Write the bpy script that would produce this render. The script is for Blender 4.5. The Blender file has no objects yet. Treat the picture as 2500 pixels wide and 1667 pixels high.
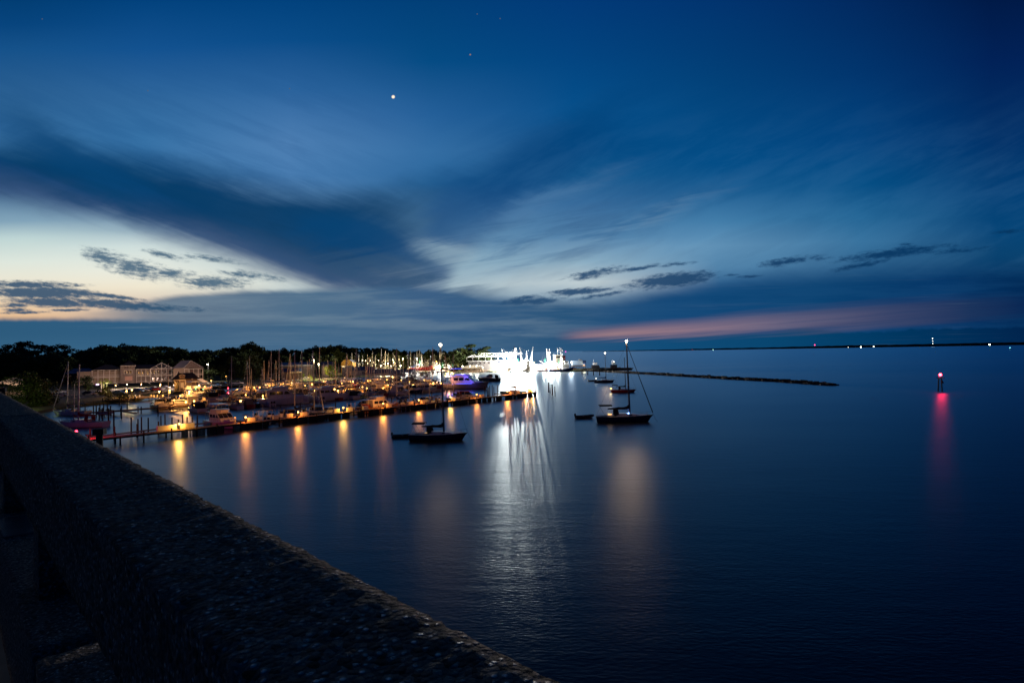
import bpy, math, random
import numpy as np
from mathutils import Vector, Matrix
rad = math.radians
S = bpy.context.scene
COL = S.collection
# ------------------------------------------------------------------ camera
FPX = 1389.0                       # focal length in pixels of the 2500 px wide photograph (20 mm lens)
CAMH = 15.0
cam = bpy.data.objects.new('camera', bpy.data.cameras.new('camera'))
COL.objects.link(cam); S.camera = cam
cam.data.lens = 20.0; cam.data.sensor_width = 36.0
cam.data.clip_start = 0.05; cam.data.clip_end = 80000
RC = Matrix.Rotation(rad(90 + 1.08), 3, 'X') @ Matrix.Rotation(rad(-1.03), 3, 'Z')
cam.matrix_world = Matrix.Translation((0, 0, CAMH)) @ RC.to_4x4()
S.view_settings.view_transform = 'Standard'; S.view_settings.look = 'None'
S.view_settings.exposure = 0; S.view_settings.gamma = 1
S.render.engine = 'CYCLES'
S.cycles.use_denoising = True
S.cycles.max_bounces = 5; S.cycles.diffuse_bounces = 2; S.cycles.glossy_bounces = 3
S.cycles.transparent_max_bounces = 6
S.cycles.sample_clamp_indirect = 4
S.cycles.use_light_tree = True; S.cycles.light_sampling_threshold = 0.0
S.cycles.caustics_reflective = False; S.cycles.caustics_refractive = False

def ray(px, py):
    return RC @ Vector(((px - 1250) / FPX, (833.5 - py) / FPX, -1))
def P(px, py, z=0.0):              # the point of the level z seen at that pixel
    d = ray(px, py); t = (z - CAMH) / d.z
    return Vector((d.x * t, d.y * t, z))
def PY(px, py, Y):                 # the point at depth Y seen at that pixel
    d = ray(px, py); t = Y / d.y
    return Vector((d.x * t, Y, CAMH + d.z * t))
def UV(px, py):
    d = ray(px, py); return (1250 + FPX * d.x / d.y, FPX * d.z / d.y)

# ------------------------------------------------------------------ node helpers
def lin(h):
    if not isinstance(h, str): return tuple(h)
    h = h.lstrip('#'); o = []
    for i in (0, 2, 4):
        c = int(h[i:i+2], 16) / 255
        o.append(c / 12.92 if c <= .04045 else ((c + .055) / 1.055) ** 2.4)
    return tuple(o)
class X:                            # a socket with arithmetic
    def __init__(s, k): s.k = k
    def __add__(a, b): return mth('ADD', a, b)
    def __radd__(a, b): return mth('ADD', b, a)
    def __sub__(a, b): return mth('SUBTRACT', a, b)
    def __rsub__(a, b): return mth('SUBTRACT', b, a)
    def __mul__(a, b): return mth('MULTIPLY', a, b)
    def __rmul__(a, b): return mth('MULTIPLY', b, a)
    def __truediv__(a, b): return mth('DIVIDE', a, b)
NT = None
def put(sock, v):
    if isinstance(v, X): NT.links.new(v.k, sock)
    elif v is not None:
        try: sock.default_value = v
        except Exception: sock.default_value = (*v, 1.0)
def node(t, **k):
    n = NT.nodes.new(t)
    for a, b in k.items(): setattr(n, a, b)
    return n
def mth(op, *a):
    n = node('ShaderNodeMath', operation=op)
    for i, v in enumerate(a): put(n.inputs[i], v)
    return X(n.outputs[0])
def sstep(x, a, b, lo=0., hi=1., kind='SMOOTHSTEP'):
    n = node('ShaderNodeMapRange', interpolation_type=kind)
    for i, v in enumerate((x, a, b, lo, hi)): put(n.inputs[i], v)
    return X(n.outputs[0])
def mixc(f, a, b, mode='MIX'):
    n = node('ShaderNodeMix', data_type='RGBA', blend_type=mode)
    put(n.inputs[0], f); put(n.inputs[6], a if isinstance(a, X) else (*lin(a), 1)); put(n.inputs[7], b if isinstance(b, X) else (*lin(b), 1))
    return X(n.outputs[2])
def ramp(x, stops, interp='LINEAR'):
    n = node('ShaderNodeValToRGB'); put(n.inputs[0], x); r = n.color_ramp; r.interpolation = interp
    stops = sorted(stops, key=lambda s: s[0])
    while len(r.elements) < len(stops): r.elements.new(.5)
    for e, (p, c) in zip(r.elements, stops): e.position = p; e.color = (*lin(c), 1)
    return X(n.outputs[0])
def fcurve(x, pts):
    n = node('ShaderNodeFloatCurve'); put(n.inputs['Value'], x); n.inputs['Factor'].default_value = 1
    c = n.mapping.curves[0]; pts = sorted(pts)
    n.mapping.use_clip = False
    while len(c.points) < len(pts): c.points.new(.5, .5)
    for q, p in zip(c.points, pts): q.location = p; q.handle_type = 'AUTO'
    n.mapping.update()
    return X(n.outputs[0])
def comb(x, y, z=0.):
    n = node('ShaderNodeCombineXYZ')
    for i, v in enumerate((x, y, z)): put(n.inputs[i], v)
    return X(n.outputs[0])
def noise(v, scale, detail=4, rough=.55, dist=0., out=0):
    n = node('ShaderNodeTexNoise'); n.inputs['Scale'].default_value = scale; n.inputs['Detail'].default_value = detail
    n.inputs['Roughness'].default_value = rough; n.inputs['Distortion'].default_value = dist
    if v is not None: put(n.inputs['Vector'], v)
    return X(n.outputs[out])

# ------------------------------------------------------------------ world: afterglow sky with cloud decks
world = bpy.data.worlds.new('World'); S.world = world; world.use_nodes = True
NT = world.node_tree; NT.nodes.clear()
g = node('ShaderNodeTexCoord'); sep = node('ShaderNodeSeparateXYZ'); NT.links.new(g.outputs['Generated'], sep.inputs[0])
dx, dy, dz = (X(o) for o in sep.outputs)
yy = mth('MAXIMUM', dy, .12)
U = 1250 + FPX * (dx / yy)          # heading, in picture-plane units of a plane facing north
V = mth('MAXIMUM', FPX * (dz / yy), 0.)
wn = noise(comb(U / 900, V / 300, 1.3), 2.6, 5, .55)
wn2 = noise(comb(U / 900, V / 300, 7.7), 2.6, 5, .55)
fib = noise(comb(U / 1000 + V / 260, V / 60 - U / 300, 3.1), 2.2, 7, .62, .6)
nd = noise(comb(U * .93 / 620 - V * .37 / 620, U * .37 / 80 + V * .93 / 80, 2.2), 2., 6, .62, .35)      # feathers running down to the right
nu = noise(comb(U * .92 / 520 + V * .38 / 520, V * .92 / 110 - U * .38 / 110, 6.2), 2., 6, .62, .35)      # feathers fanning up to the right
Uw = U + (wn - .5) * 170 + (nu - .5) * 120; Vw = V + (wn2 - .5) * 60 + (nd - .5) * 52
cols = {
 60:  {0:'034584',60:'0a4d90',120:'1a5c9f',220:'3069a5',330:'3770aa',420:'2e6498',540:'86a7c4',580:'c4d9e1',640:'e6ecea',690:'f4ebdf',745:'f2d2b4',775:'eec09a',860:'e0b090'},
 360: {0:'034a90',120:'175ca6',250:'3873b2',340:'3c79b6',430:'3c76b0',560:'9ab4cc',600:'d6e3ea',660:'f2f2ee',700:'f7ecdd',745:'dcc6bc',800:'c8b0a8',860:'a09aa0'},
 710: {0:'024a90',100:'0e569e',220:'336fb3',350:'5386c3',430:'4e82be',560:'6a93bd',640:'b9cbd9',690:'d6dfe4',730:'b0bcc8',860:'8090a4'},
 1060:{0:'024789',150:'075496',280:'2967aa',370:'3873b1',450:'2b68a4',560:'5f8ab4',640:'8fb0cb',700:'abc1d3',740:'7c97b4',860:'5a7796'},
 1410:{0:'02418a',150:'044d93',270:'07569a',370:'05508f',430:'185d98',500:'3c6fa6',580:'5a88b6',640:'98b8d3',690:'cfdae4',730:'8ca5c0',860:'507098'},
 1760:{0:'023a7f',200:'034787',400:'045292',470:'1b5f9a',540:'4681b4',600:'6a9cc8',650:'5c8ebb',700:'38699c',860:'205080'},
 2110:{0:'022d6c',200:'023c7d',350:'024788',450:'07538f',530:'276aa0',590:'3b76a8',640:'336797',700:'1a4f80',860:'0c4070'},
 2440:{0:'01194c',150:'022360',350:'02336f',480:'02417b',560:'07477e',620:'0c4576',700:'03386a',860:'022c5c'},
}
def colramp(x, d):
    st = []
    for y, c in d.items():
        st.append((max(0, min(1, UV(x, y)[1] / 1000)), c))
    st.append((1.0, '011c48'))
    return ramp(V / 1000, st, 'EASE' if False else 'LINEAR')
xs = sorted(cols)
C = colramp(xs[0], cols[xs[0]])
for a, b in zip(xs, xs[1:]):
    C = mixc(sstep(U + (wn - .5) * 60, float(a), float(b), kind='LINEAR'), C, colramp(b, cols[b]))
def edge(pts, src=None):            # height above the horizon of a cloud edge, as a curve over the heading
    q = [UV(*p) for p in pts]
    return fcurve((src or U) / 2500, [(a / 2500, b / 900) for a, b in q]) * 900.
def blob(cx, cy, rx, ry, tilt, src=(None, None)):   # soft ellipse: 1 at the middle, 0 at the rim
    a, b = UV(cx, cy); du = (src[0] or U) - a; dv = (src[1] or V) - b
    c, s = math.cos(rad(tilt)), math.sin(rad(tilt))
    e = mth('SQRT', mth('POWER', (du * c + dv * s) / rx, 2.) + mth('POWER', (dv * c - du * s) / ry, 2.))
    return sstep(e, 0., 1., 1., 0., 'LINEAR')
# the broad dark band sweeping down from the upper left
top1 = edge([(-100,372),(60,368),(200,378),(360,402),(550,438),(710,470),(850,484),(1000,462),(1150,420),(1300,400),(1450,330),(1700,300)])
bot1 = edge([(-100,478),(60,494),(200,520),(360,560),(550,622),(710,684),(850,735),(1000,740),(1150,600),(1300,480),(1450,400),(1700,330)])
m1 = sstep(Vw - top1, 55., -45.) * sstep(Vw - bot1, -42., 42.)
r1 = sstep(Uw + (V - 250.) * .3, 840., 1290., 1., .0)
band = mixc(sstep(Vw - bot1, 10., 105.), '3b5480', '033a68')
band = mixc(sstep(nd, .40, .70) * .28, band, '144a80')
C = mixc(m1 * r1 * .97, C, band)
C = mixc(sstep(Uw, 1000., 1100.) * sstep(Uw, 1350., 1650., 1., 0.) * m1 * .45, C, '044280')
m1b = blob(330, 470, 420, 75, -14, (Uw, Vw))
C = mixc(sstep(m1b, 0., .8) * .75, C, '043c6c')
m1d = blob(170, 380, 330, 85, -33, (Uw, Vw))
C = mixc(sstep(m1d, 0., 1.) * .7, C, '0a4578')
m1c = blob(900, 590, 260, 75, -18, (Uw, Vw))
C = mixc(sstep(m1c, 0., .7) * .8, C, '08447a')
# thin fibrous veil in the middle and to the right
veil = sstep(fib, .40, .66)
zone = blob(1280, 585, 420, 130, 12, (Uw, Vw))
C = mixc(sstep(zone, 0., .7) * veil * .5, C, '3a6596')
zone2 = blob(1120, 620, 130, 60, -10, (Uw, Vw))
C = mixc(sstep(zone2, 0., .8) * sstep(fib, .62, .40) * .6, C, '9db7cd')
zone3 = blob(1640, 500, 330, 34, 20, (Uw, Vw))
C = mixc(sstep(zone3, 0., 1.) * .38, C, '235a92')
zone4 = blob(1500, 560, 420, 30, 18, (Uw, Vw))
C = mixc(sstep(zone4, 0., 1.) * sstep(fib, .62, .42) * .35, C, '7fa3c6')
wz = blob(980, 685, 330, 80, -12, (Uw, Vw))
C = mixc(sstep(wz, 0., .8) * sstep(fib, .34, .58) * .85, C, '34557c')
wz2 = blob(1290, 400, 440, 90, 33, (Uw, Vw))
C = mixc(sstep(wz2, 0., .9) * .62, C, '034380')
wz3 = blob(1340, 480, 330, 42, 22, (Uw, Vw))
C = mixc(sstep(wz3, 0., 1.) * sstep(fib, .7, .4) * .32, C, '5f86b4')
C = mixc(sstep(nu, .38, .72) * sstep(U, 950., 1250.) * sstep(V, 90., 180.) * sstep(V, 700., 380.) * .17, C, '3d74ab')
C = mixc(sstep(nu, .60, .34) * sstep(U, 950., 1250.) * sstep(V, 110., 200.) * sstep(V, 700., 380.) * .15, C, '033c78')
C = mixc(sstep(nd, .62, .36) * sstep(U, 1100., 700.) * sstep(V, 330., 420.) * sstep(V, 800., 560.) * .20, C, '0a4c8e')
# low deck over the land (left) and over the bay (right)
top2 = edge([(-100,800),(150,770),(260,752),(400,730),(560,716),(760,712),(900,706),(1050,706),(1200,728),(1350,737),(1500,729),(1700,696),(1900,676),(2150,668),(2500,655)])
soft = sstep(U, 900., 2100., 9., 36.)
m2 = sstep((Vw * .35 + V * .65 - top2) / soft, 1., -1.) * sstep(U, 120., 420.)
deck = ramp(U / 2500, [(0,'6b7f98'),(.16,'60748f'),(.3,'4a6c90'),(.42,'3c608c'),(.55,'22527f'),(.66,'0c467c'),(.8,'0a4276'),(.92,'04346a'),(1,'022a5a')])
deck = mixc(sstep(noise(comb(U / 1000, V / 90, 9.), 3.2, 6, .6), .4, .62) * sstep(U, 1400., 1900., .55, .25), deck, mixc(sstep(U, 1200., 1600.), '6f86a0', '1c5084'))
C = mixc(m2 * .96, C, deck)
# bank of cloud along the horizon
top3 = edge([(-100,779),(150,778),(300,781),(500,788),(700,792),(900,800),(1150,812),(1350,824),(1500,820),(1700,818),(1900,812),(1960,800),(2060,812),(2250,804),(2500,800)])
lump = noise(comb(U / 500, V / 500, 4.), 14., 3, .5)
m3 = sstep((V - top3 + (lump - .5) * sstep(U, 1200., 1700., 7., 22.)) / sstep(U, 200., 1600., 9., 4.), 1., -1.) * sstep(mth('ABSOLUTE', U - 900.), 200., 600., .55, 1.)
bank = ramp(U / 2500, [(0,'2f5d84'),(.2,'34608a'),(.42,'2c5883'),(.52,'25527e'),(.62,'134c7c'),(.75,'084674'),(.88,'013562'),(1,'012350')])
bank = mixc(sstep(V, 75., 0.) * .35, bank, ramp(U / 2500, [(0,'4c789c'),(.4,'44709a'),(.55,'3a6088'),(.65,'145488'),(.85,'024070'),(1,'012a58')]))
C = mixc(m3, C, bank)
# rose streak above the bay
ptop = edge([(1300,824),(1370,815),(1450,808),(1560,796),(1700,784),(1850,768),(2000,756),(2200,738),(2500,722)])
pbot = edge([(1300,826),(1370,832),(1450,831),(1560,828),(1700,824),(1850,818),(2000,812),(2200,802),(2500,782)])
stre = noise(comb(U / 1600, V / 34 - U / 560, 2.), 3., 5, .6)
Vs = V + (stre - .5) * 34
mp = sstep(Vs - ptop, 16., -20.) * sstep(Vs - pbot, -8., 20.) * sstep(U, 1340., 1440.)
pink = ramp(U / 2500, [(.54,'a87880'),(.6,'b88c90'),(.68,'9c7e90'),(.77,'706684'),(.87,'464a70'),(.95,'20345e'),(1,'0c2656')])
pink = mixc(sstep(stre, .62, .36) * .45, pink, ramp(U / 2500, [(.54,'785c7c'),(.7,'58567c'),(.85,'2c3e6a'),(1,'0a2858')]))
C = mixc(mp * sstep(U, 1340., 1800., .9, .8), C, pink)
# dark scud clouds in front of the bright openings
sn = noise(comb(U / 90 - V / 200, V / 24 + U / 150, 5.), 3.2, 6, .72)
sn2 = noise(comb(U / 90 + V / 200, V / 24 - U / 165, 8.), 3.2, 6, .72)
def scud(lst, n, col, gain=1.):
    global C
    m = None
    for a in lst:
        b = blob(a[0], a[1], a[2] * 1.22, a[3] * 1.45, a[4]) * (a[5] if len(a) > 5 else 1.)
        m = b if m is None else mth('MAXIMUM', m, b)
    C = mixc(sstep(m * gain + (n - .5) * 2.3, .12, 1.0) * sstep(m, 0.0, .35) * .95, C, col)
scud([(255,628,75,20,-14),(330,655,115,26,-12),(420,668,70,14,-6),(400,622,75,9,-14,.9),(520,632,90,8,-9,.9),(520,690,105,17,-2,1.1),(600,672,95,14,-6,.8),(660,678,60,8,-10,.7)], sn, '4a6a88', 1.05)
scud([(60,695,180,11,-2),(90,716,170,15,-3,1.3),(160,710,190,10,-8),(260,722,120,7,-8),(130,738,140,13,-4,1.2),(270,742,180,14,-5,1.1),(380,752,170,9,-3,.8),(40,745,60,6,0),(60,763,70,4,0),(170,757,60,4,0),(40,757,40,7,0)], sn, '2f5478', 1.25)
scud([(1455,667,90,12,10,1.1),(1560,655,95,6,8),(1650,645,80,5,6,.8),(1640,684,125,17,6,1.6),(1600,692,70,10,0,1.3),(1410,712,95,9,4,1.4),(1300,734,110,10,2,1.1),(1290,727,60,7,4),(1460,722,110,6,8,.9),
      (1830,675,35,4,2),(1790,671,28,3,2),(1920,638,95,10,8,1.1),(2010,632,40,5,6,.8),(2180,618,170,12,6,1.2),(2100,648,90,7,10,1.1),(2330,612,120,7,3,.9),(2210,596,22,4,0,.7),(2460,566,60,7,2,.8)], sn2, mixc(sstep(U, 1300., 2300.), '264d78', '073766'))
# pale streaks inside the decks
st4 = noise(comb(U / 1200, V / 22, 12.), 3., 5, .6)
C = mixc(sstep(st4, .56, .74) * m2 * sstep(U, 350., 1500., .22, .06), C, '90a6bc')
# planet and stars
def star(px, py, r, col, st):
    global C
    a, b = UV(px, py); e = mth('SQRT', mth('POWER', U - a, 2.) + mth('POWER', V - b, 2.))
    C = mixc(sstep(e, r * 1., r * .35) , C, tuple(st * k for k in lin(col)))
star(960, 237, 5.4, 'ffe6cc', 1.6); star(1148, 134, 2.8, 'ffd0b0', .4)
for sx, sy in ((103,47),(707,217),(1165,35),(1221,46),(361,222)): star(sx, sy, 2.2, 'c8dcff', .2)
# away from the afterglow the sky is an even deep blue
C = mixc(sstep(dy, .30, .12), C, '011c4a')
C = mixc(sstep(dz, .56, .78), C, '000a20')
C = mixc(1., C, (.93, .955, .88), 'MULTIPLY'); C = mixc(sstep(V, 330., 820., 0., .22), C, '012048')
bg = node('ShaderNodeBackground'); put(bg.inputs[0], C); bg.inputs[1].default_value = 1.0
wo = node('ShaderNodeOutputWorld'); NT.links.new(bg.outputs[0], wo.inputs[0])
world.cycles.sampling_method = 'MANUAL'; world.cycles.sample_map_resolution = 512
# ------------------------------------------------------------------ materials
MATS = {}
def mat(name, col, rough=.6, metal=0., vary=.25, scale=1.5, bump=0., emit=None, est=0., spec=.4, coat=0.):
    global NT
    if name in MATS: return MATS[name]
    m = bpy.data.materials.new(name); m.use_nodes = True; NT = m.node_tree
    b = NT.nodes['Principled BSDF']; c = lin(col)
    tc = node('ShaderNodeTexCoord'); ov = X(tc.outputs['Object'])
    if vary:
        n = noise(ov, scale, 5, .6)
        v = sstep(n, .3, .7, 1 - vary, 1 + vary * .4, 'LINEAR')
        put(b.inputs['Base Color'], mixc(1., c, comb(v, v, v), 'MULTIPLY'))
    else: b.inputs['Base Color'].default_value = (*c, 1)
    b.inputs['Roughness'].default_value = rough; b.inputs['Metallic'].default_value = metal
    b.inputs['Specular IOR Level'].default_value = spec; b.inputs['Coat Weight'].default_value = coat
    if bump:
        bn = node('ShaderNodeBump'); bn.inputs['Strength'].default_value = bump; put(bn.inputs['Height'], noise(ov, scale * 6, 4, .6))
        NT.links.new(bn.outputs[0], b.inputs['Normal'])
    if emit: b.inputs['Emission Color'].default_value = (*lin(emit), 1); b.inputs['Emission Strength'].default_value = est
    MATS[name] = m; return m
def glow(name, col, st):
    global NT
    if name in MATS: return MATS[name]
    m = bpy.data.materials.new(name); m.use_nodes = True; NT = m.node_tree; NT.nodes.clear()
    e = node('ShaderNodeEmission'); e.inputs[0].default_value = (*lin(col), 1); e.inputs[1].default_value = st
    o = node('ShaderNodeOutputMaterial'); NT.links.new(e.outputs[0], o.inputs[0]); m.cycles.emission_sampling = 'NONE'
    MATS[name] = m; return m
W_GEL = mat('white_gelcoat', (.72, .72, .72), .25, vary=.12, scale=.6, coat=.3)
W_CREAM = mat('cream_gelcoat', (.62, .56, .44), .3, vary=.12, scale=.6)
NAVY = mat('navy_gelcoat', (.012, .02, .06), .2, vary=.1, coat=.4)
HGREEN = mat('green_gelcoat', (.02, .07, .05), .25, vary=.1)
HRED = mat('red_gelcoat', (.3, .02, .03), .3, vary=.15)
HGREY = mat('grey_gelcoat', (.25, .26, .28), .35, vary=.15)
HBLACK = mat('black_gelcoat', (.012, .012, .015), .25, vary=.1)
BOOT = mat('boot_stripe', (.05, .012, .012), .5)
DECK = mat('boat_deck', (.5, .49, .46), .55, vary=.15)
TEAK = mat('teak', (.22, .12, .06), .6, vary=.3, scale=6)
DGLASS = mat('dark_glass', (.01, .012, .016), .06, vary=0, spec=.8)
ALU = mat('aluminium', (.55, .56, .58), .35, .6, vary=.1)
MASTW = mat('painted_spar', (.5, .5, .5), .4, vary=.1)
WIRE = mat('rigging_wire', (.16, .16, .17), .4, .5, vary=0)
STEEL = mat('stainless_rail', (.5, .5, .5), .25, .8, vary=0)
CBLUE = mat('blue_canvas', (.02, .05, .16), .85, vary=.2, scale=4, bump=.3)
CTAN = mat('tan_canvas', (.3, .22, .14), .85, vary=.2, scale=4, bump=.3)
CBLACK = mat('black_canvas', (.012, .013, .018), .85, vary=.2, scale=4, bump=.3)
CGREEN = mat('green_canvas', (.02, .08, .05), .85, vary=.2, scale=4, bump=.3)
CRED = mat('maroon_canvas', (.28, .04, .04), .85, vary=.2, scale=4, bump=.3)
CWHITE = mat('white_canvas', (.6, .6, .58), .8, vary=.15, scale=4, bump=.2)
RUBBER = mat('rubber', (.02, .02, .02), .7)
PILE = mat('tarred_timber', (.035, .026, .02), .8, vary=.4, scale=4, bump=.5)
PLANK = mat('dock_planks', (.2, .13, .075), .8, vary=.35, scale=3, bump=.4)
DARKWOOD = mat('dark_timber', (.045, .032, .022), .85, vary=.35, scale=3, bump=.4)
WBOX = mat('white_plastic', (.7, .66, .56), .4, vary=.08)
CONC = mat('concrete', (.26, .25, .23), .85, vary=.3, scale=2, bump=.3)
ASPH = mat('asphalt', (.05, .05, .052), .9, vary=.3, scale=.3, bump=.2)
LAMPP = mat('lamp_post_paint', (.06, .06, .06), .5)
BARK = mat('bark', (.05, .036, .025), .9, vary=.4, scale=3, bump=.5)
STEELP = mat('painted_steel', (.55, .56, .55), .5, vary=.3, scale=1)
RUST = mat('rusty_steel', (.16, .06, .03), .8, vary=.4, scale=1.5, bump=.3)
NETG = mat('green_netting', (.01, .16, .08), .9, vary=.3)
ROCK = mat('granite_riprap', (.055, .046, .04), .9, vary=.5, scale=.8, bump=.5)

# ------------------------------------------------------------------ mesh helpers
class MB:
    def __init__(s): s.v = []; s.f = []; s.sm = False
    def add(s, vs, fs):
        o = len(s.v); s.v += [tuple(v) for v in vs]; s.f += [tuple(i + o for i in f) for f in fs]; return s
    def box(s, c, d, rz=0., taper=1.):
        cx, cy, cz = c; a, b, h = d[0] / 2, d[1] / 2, d[2] / 2; cs, sn = math.cos(rz), math.sin(rz); vs = []
        for z, k in ((-h, 1), (h, taper)):
            for x, y in ((-a, -b), (a, -b), (a, b), (-a, b)):
                vs.append((cx + (x * cs - y * sn) * k, cy + (x * sn + y * cs) * k, cz + z))
        return s.add(vs, [(3, 2, 1, 0), (4, 5, 6, 7), (0, 1, 5, 4), (1, 2, 6, 5), (2, 3, 7, 6), (3, 0, 4, 7)])
    def tube(s, p0, p1, r0, r1=None, n=6):
        p0, p1 = Vector(p0), Vector(p1); r1 = r0 if r1 is None else r1
        d = (p1 - p0).normalized(); u = d.orthogonal().normalized(); w = d.cross(u); vs = []
        for p, r in ((p0, r0), (p1, r1)):
            for i in range(n):
                a = 2 * math.pi * i / n; vs.append(p + (u * math.cos(a) + w * math.sin(a)) * r)
        fs = [(i, (i + 1) % n, n + (i + 1) % n, n + i) for i in range(n)] + [tuple(range(n - 1, -1, -1)), tuple(range(n, 2 * n))]
        return s.add(vs, fs)
    def path(s, pts, r, n=5):
        for a, b in zip(pts, pts[1:]): s.tube(a, b, r, r, n)
        return s
    def loft(s, rings, close=True, caps=True):
        n = len(rings[0]); vs = [p for r in rings for p in r]; fs = []
        m = n if close else n - 1
        for i in range(len(rings) - 1):
            for j in range(m):
                k = (j + 1) % n; fs.append((i * n + j, i * n + k, (i + 1) * n + k, (i + 1) * n + j))
        if caps: fs += [tuple(range(n - 1, -1, -1)), tuple(range((len(rings) - 1) * n, len(rings) * n))]
        return s.add(vs, fs)
    def prism(s, poly, z0, z1):
        n = len(poly); vs = [(x, y, z0) for x, y in poly] + [(x, y, z1) for x, y in poly]
        return s.add(vs, [tuple(range(n - 1, -1, -1)), tuple(range(n, 2 * n))] + [(i, (i + 1) % n, n + (i + 1) % n, n + i) for i in range(n)])
    def xprism(s, prof, y0, y1):          # a side profile (x, z) given width along y
        n = len(prof); vs = [(x, y0, z) for x, z in prof] + [(x, y1, z) for x, z in prof]
        return s.add(vs, [tuple(range(n)), tuple(range(2 * n - 1, n - 1, -1))] + [((i + 1) % n, i, n + i, n + (i + 1) % n) for i in range(n)])
    def ball(s, c, r, sz=1., n=8, k=5):
        rings = []
        for i in range(1, k):
            t = math.pi * i / k
            rings.append([(c[0] + r * math.sin(t) * math.cos(2 * math.pi * j / n), c[1] + r * math.sin(t) * math.sin(2 * math.pi * j / n), c[2] - r * sz * math.cos(t)) for j in range(n)])
        return s.loft(rings)
    def build(s, name, m, parent=None, loc=None, smooth=None):
        me = bpy.data.meshes.new(name); me.from_pydata(s.v, [], s.f); me.materials.append(m)
        if s.sm if smooth is None else smooth: me.polygons.foreach_set('use_smooth', [True] * len(me.polygons))
        me.validate(); me.update()
        o = bpy.data.objects.new(name, me); COL.objects.link(o)
        if parent is not None: o.parent = parent
        if loc is not None: o.location = loc
        return o
def tag(o, label=None, cat=None, group=None, kind=None):
    if label: o['label'] = label
    if cat: o['category'] = cat
    if group: o['group'] = group
    if kind: o['kind'] = kind
    return o
def empty(name, loc=(0, 0, 0), rz=0., label=None, cat=None, group=None):
    o = bpy.data.objects.new(name, None); COL.objects.link(o); o.location = loc; o.rotation_euler = (0, 0, rz)
    o.empty_display_size = .2
    return tag(o, label, cat, group)
def copy_tree(o, parent=None):
    c = o.copy(); COL.objects.link(c); c.parent = parent
    for ch in o.children: copy_tree(ch, c)
    return c
def point_light(parent, loc, col, power, r=.2, name='lamp_light'):
    l = bpy.data.lights.new(name, 'POINT'); l.color = lin(col); l.energy = power; l.shadow_soft_size = r; l.use_soft_falloff = False
    o = bpy.data.objects.new(name, l); COL.objects.link(o); o.parent = parent; o.location = loc
    return o
def struct(o): o['kind'] = 'structure'; return o

# ------------------------------------------------------------------ water
def water_mat():
    """fresnel-weighted Beckmann gloss over a near black body; capillary ripples are modelled close to the bridge"""
    global NT
    m = bpy.data.materials.new('bay_water'); m.use_nodes = True; NT = m.node_tree; NT.nodes.clear()
    tc = node('ShaderNodeTexCoord'); ob = X(tc.outputs['Object'])
    sp = node('ShaderNodeSeparateXYZ'); put(sp.inputs[0], ob); x, y = X(sp.outputs[0]), X(sp.outputs[1])
    near = sstep(y, 25., 150., 1., .05)
    big = noise(comb(x / 70, y / 26), 1., 4, .6)
    patch = noise(comb(x / 26 + y / 60, y / 7), 1., 4, .6)
    h = (noise(comb(x * .9 + y * .2, y * 2.2), 2.0, 2, .55) * .028 + noise(comb(x * .25, y * .8 + x * .1), 1.1, 2, .5) * .03) * near * sstep(patch, .3, .7, .6, 1.15)
    bn = node('ShaderNodeBump'); bn.inputs['Strength'].default_value = 1.; bn.inputs['Distance'].default_value = .8; put(bn.inputs['Height'], h)
    g_ = node('ShaderNodeBsdfAnisotropic', distribution='BECKMANN'); g_.inputs['Color'].default_value = (.74, .86, .95, 1)
    put(g_.inputs['Roughness'], sstep(big + (patch - .5) * .5, .35, .65, .345, .375, 'LINEAR') - near * .03); g_.inputs['Anisotropy'].default_value = -.14; put(g_.inputs['Tangent'], comb(1., 0., 0.)); NT.links.new(bn.outputs[0], g_.inputs['Normal'])
    d_ = node('ShaderNodeBsdfDiffuse'); d_.inputs[0].default_value = (.001, .003, .006, 1)
    g2 = node('ShaderNodeBsdfAnisotropic', distribution='GGX'); g2.inputs['Color'].default_value = (.74, .86, .95, 1); g2.inputs['Roughness'].default_value = .44; NT.links.new(bn.outputs[0], g2.inputs['Normal'])
    m2_ = node('ShaderNodeMixShader'); m2_.inputs[0].default_value = .25; NT.links.new(g_.outputs[0], m2_.inputs[1]); NT.links.new(g2.outputs[0], m2_.inputs[2])
    fr = node('ShaderNodeFresnel'); fr.inputs['IOR'].default_value = 1.333; NT.links.new(bn.outputs[0], fr.inputs['Normal'])
    mx = node('ShaderNodeMixShader'); NT.links.new(fr.outputs[0], mx.inputs[0]); NT.links.new(d_.outputs[0], mx.inputs[1]); NT.links.new(m2_.outputs[0], mx.inputs[2])
    o = node('ShaderNodeOutputMaterial'); NT.links.new(mx.outputs[0], o.inputs[0]); return m
w = MB(); w.add([(-30000, -400, 0), (30000, -400, 0), (30000, 40000, 0), (-30000, 40000, 0)], [(0, 1, 2, 3)])
tag(w.build('water', water_mat()), kind='structure')

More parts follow.
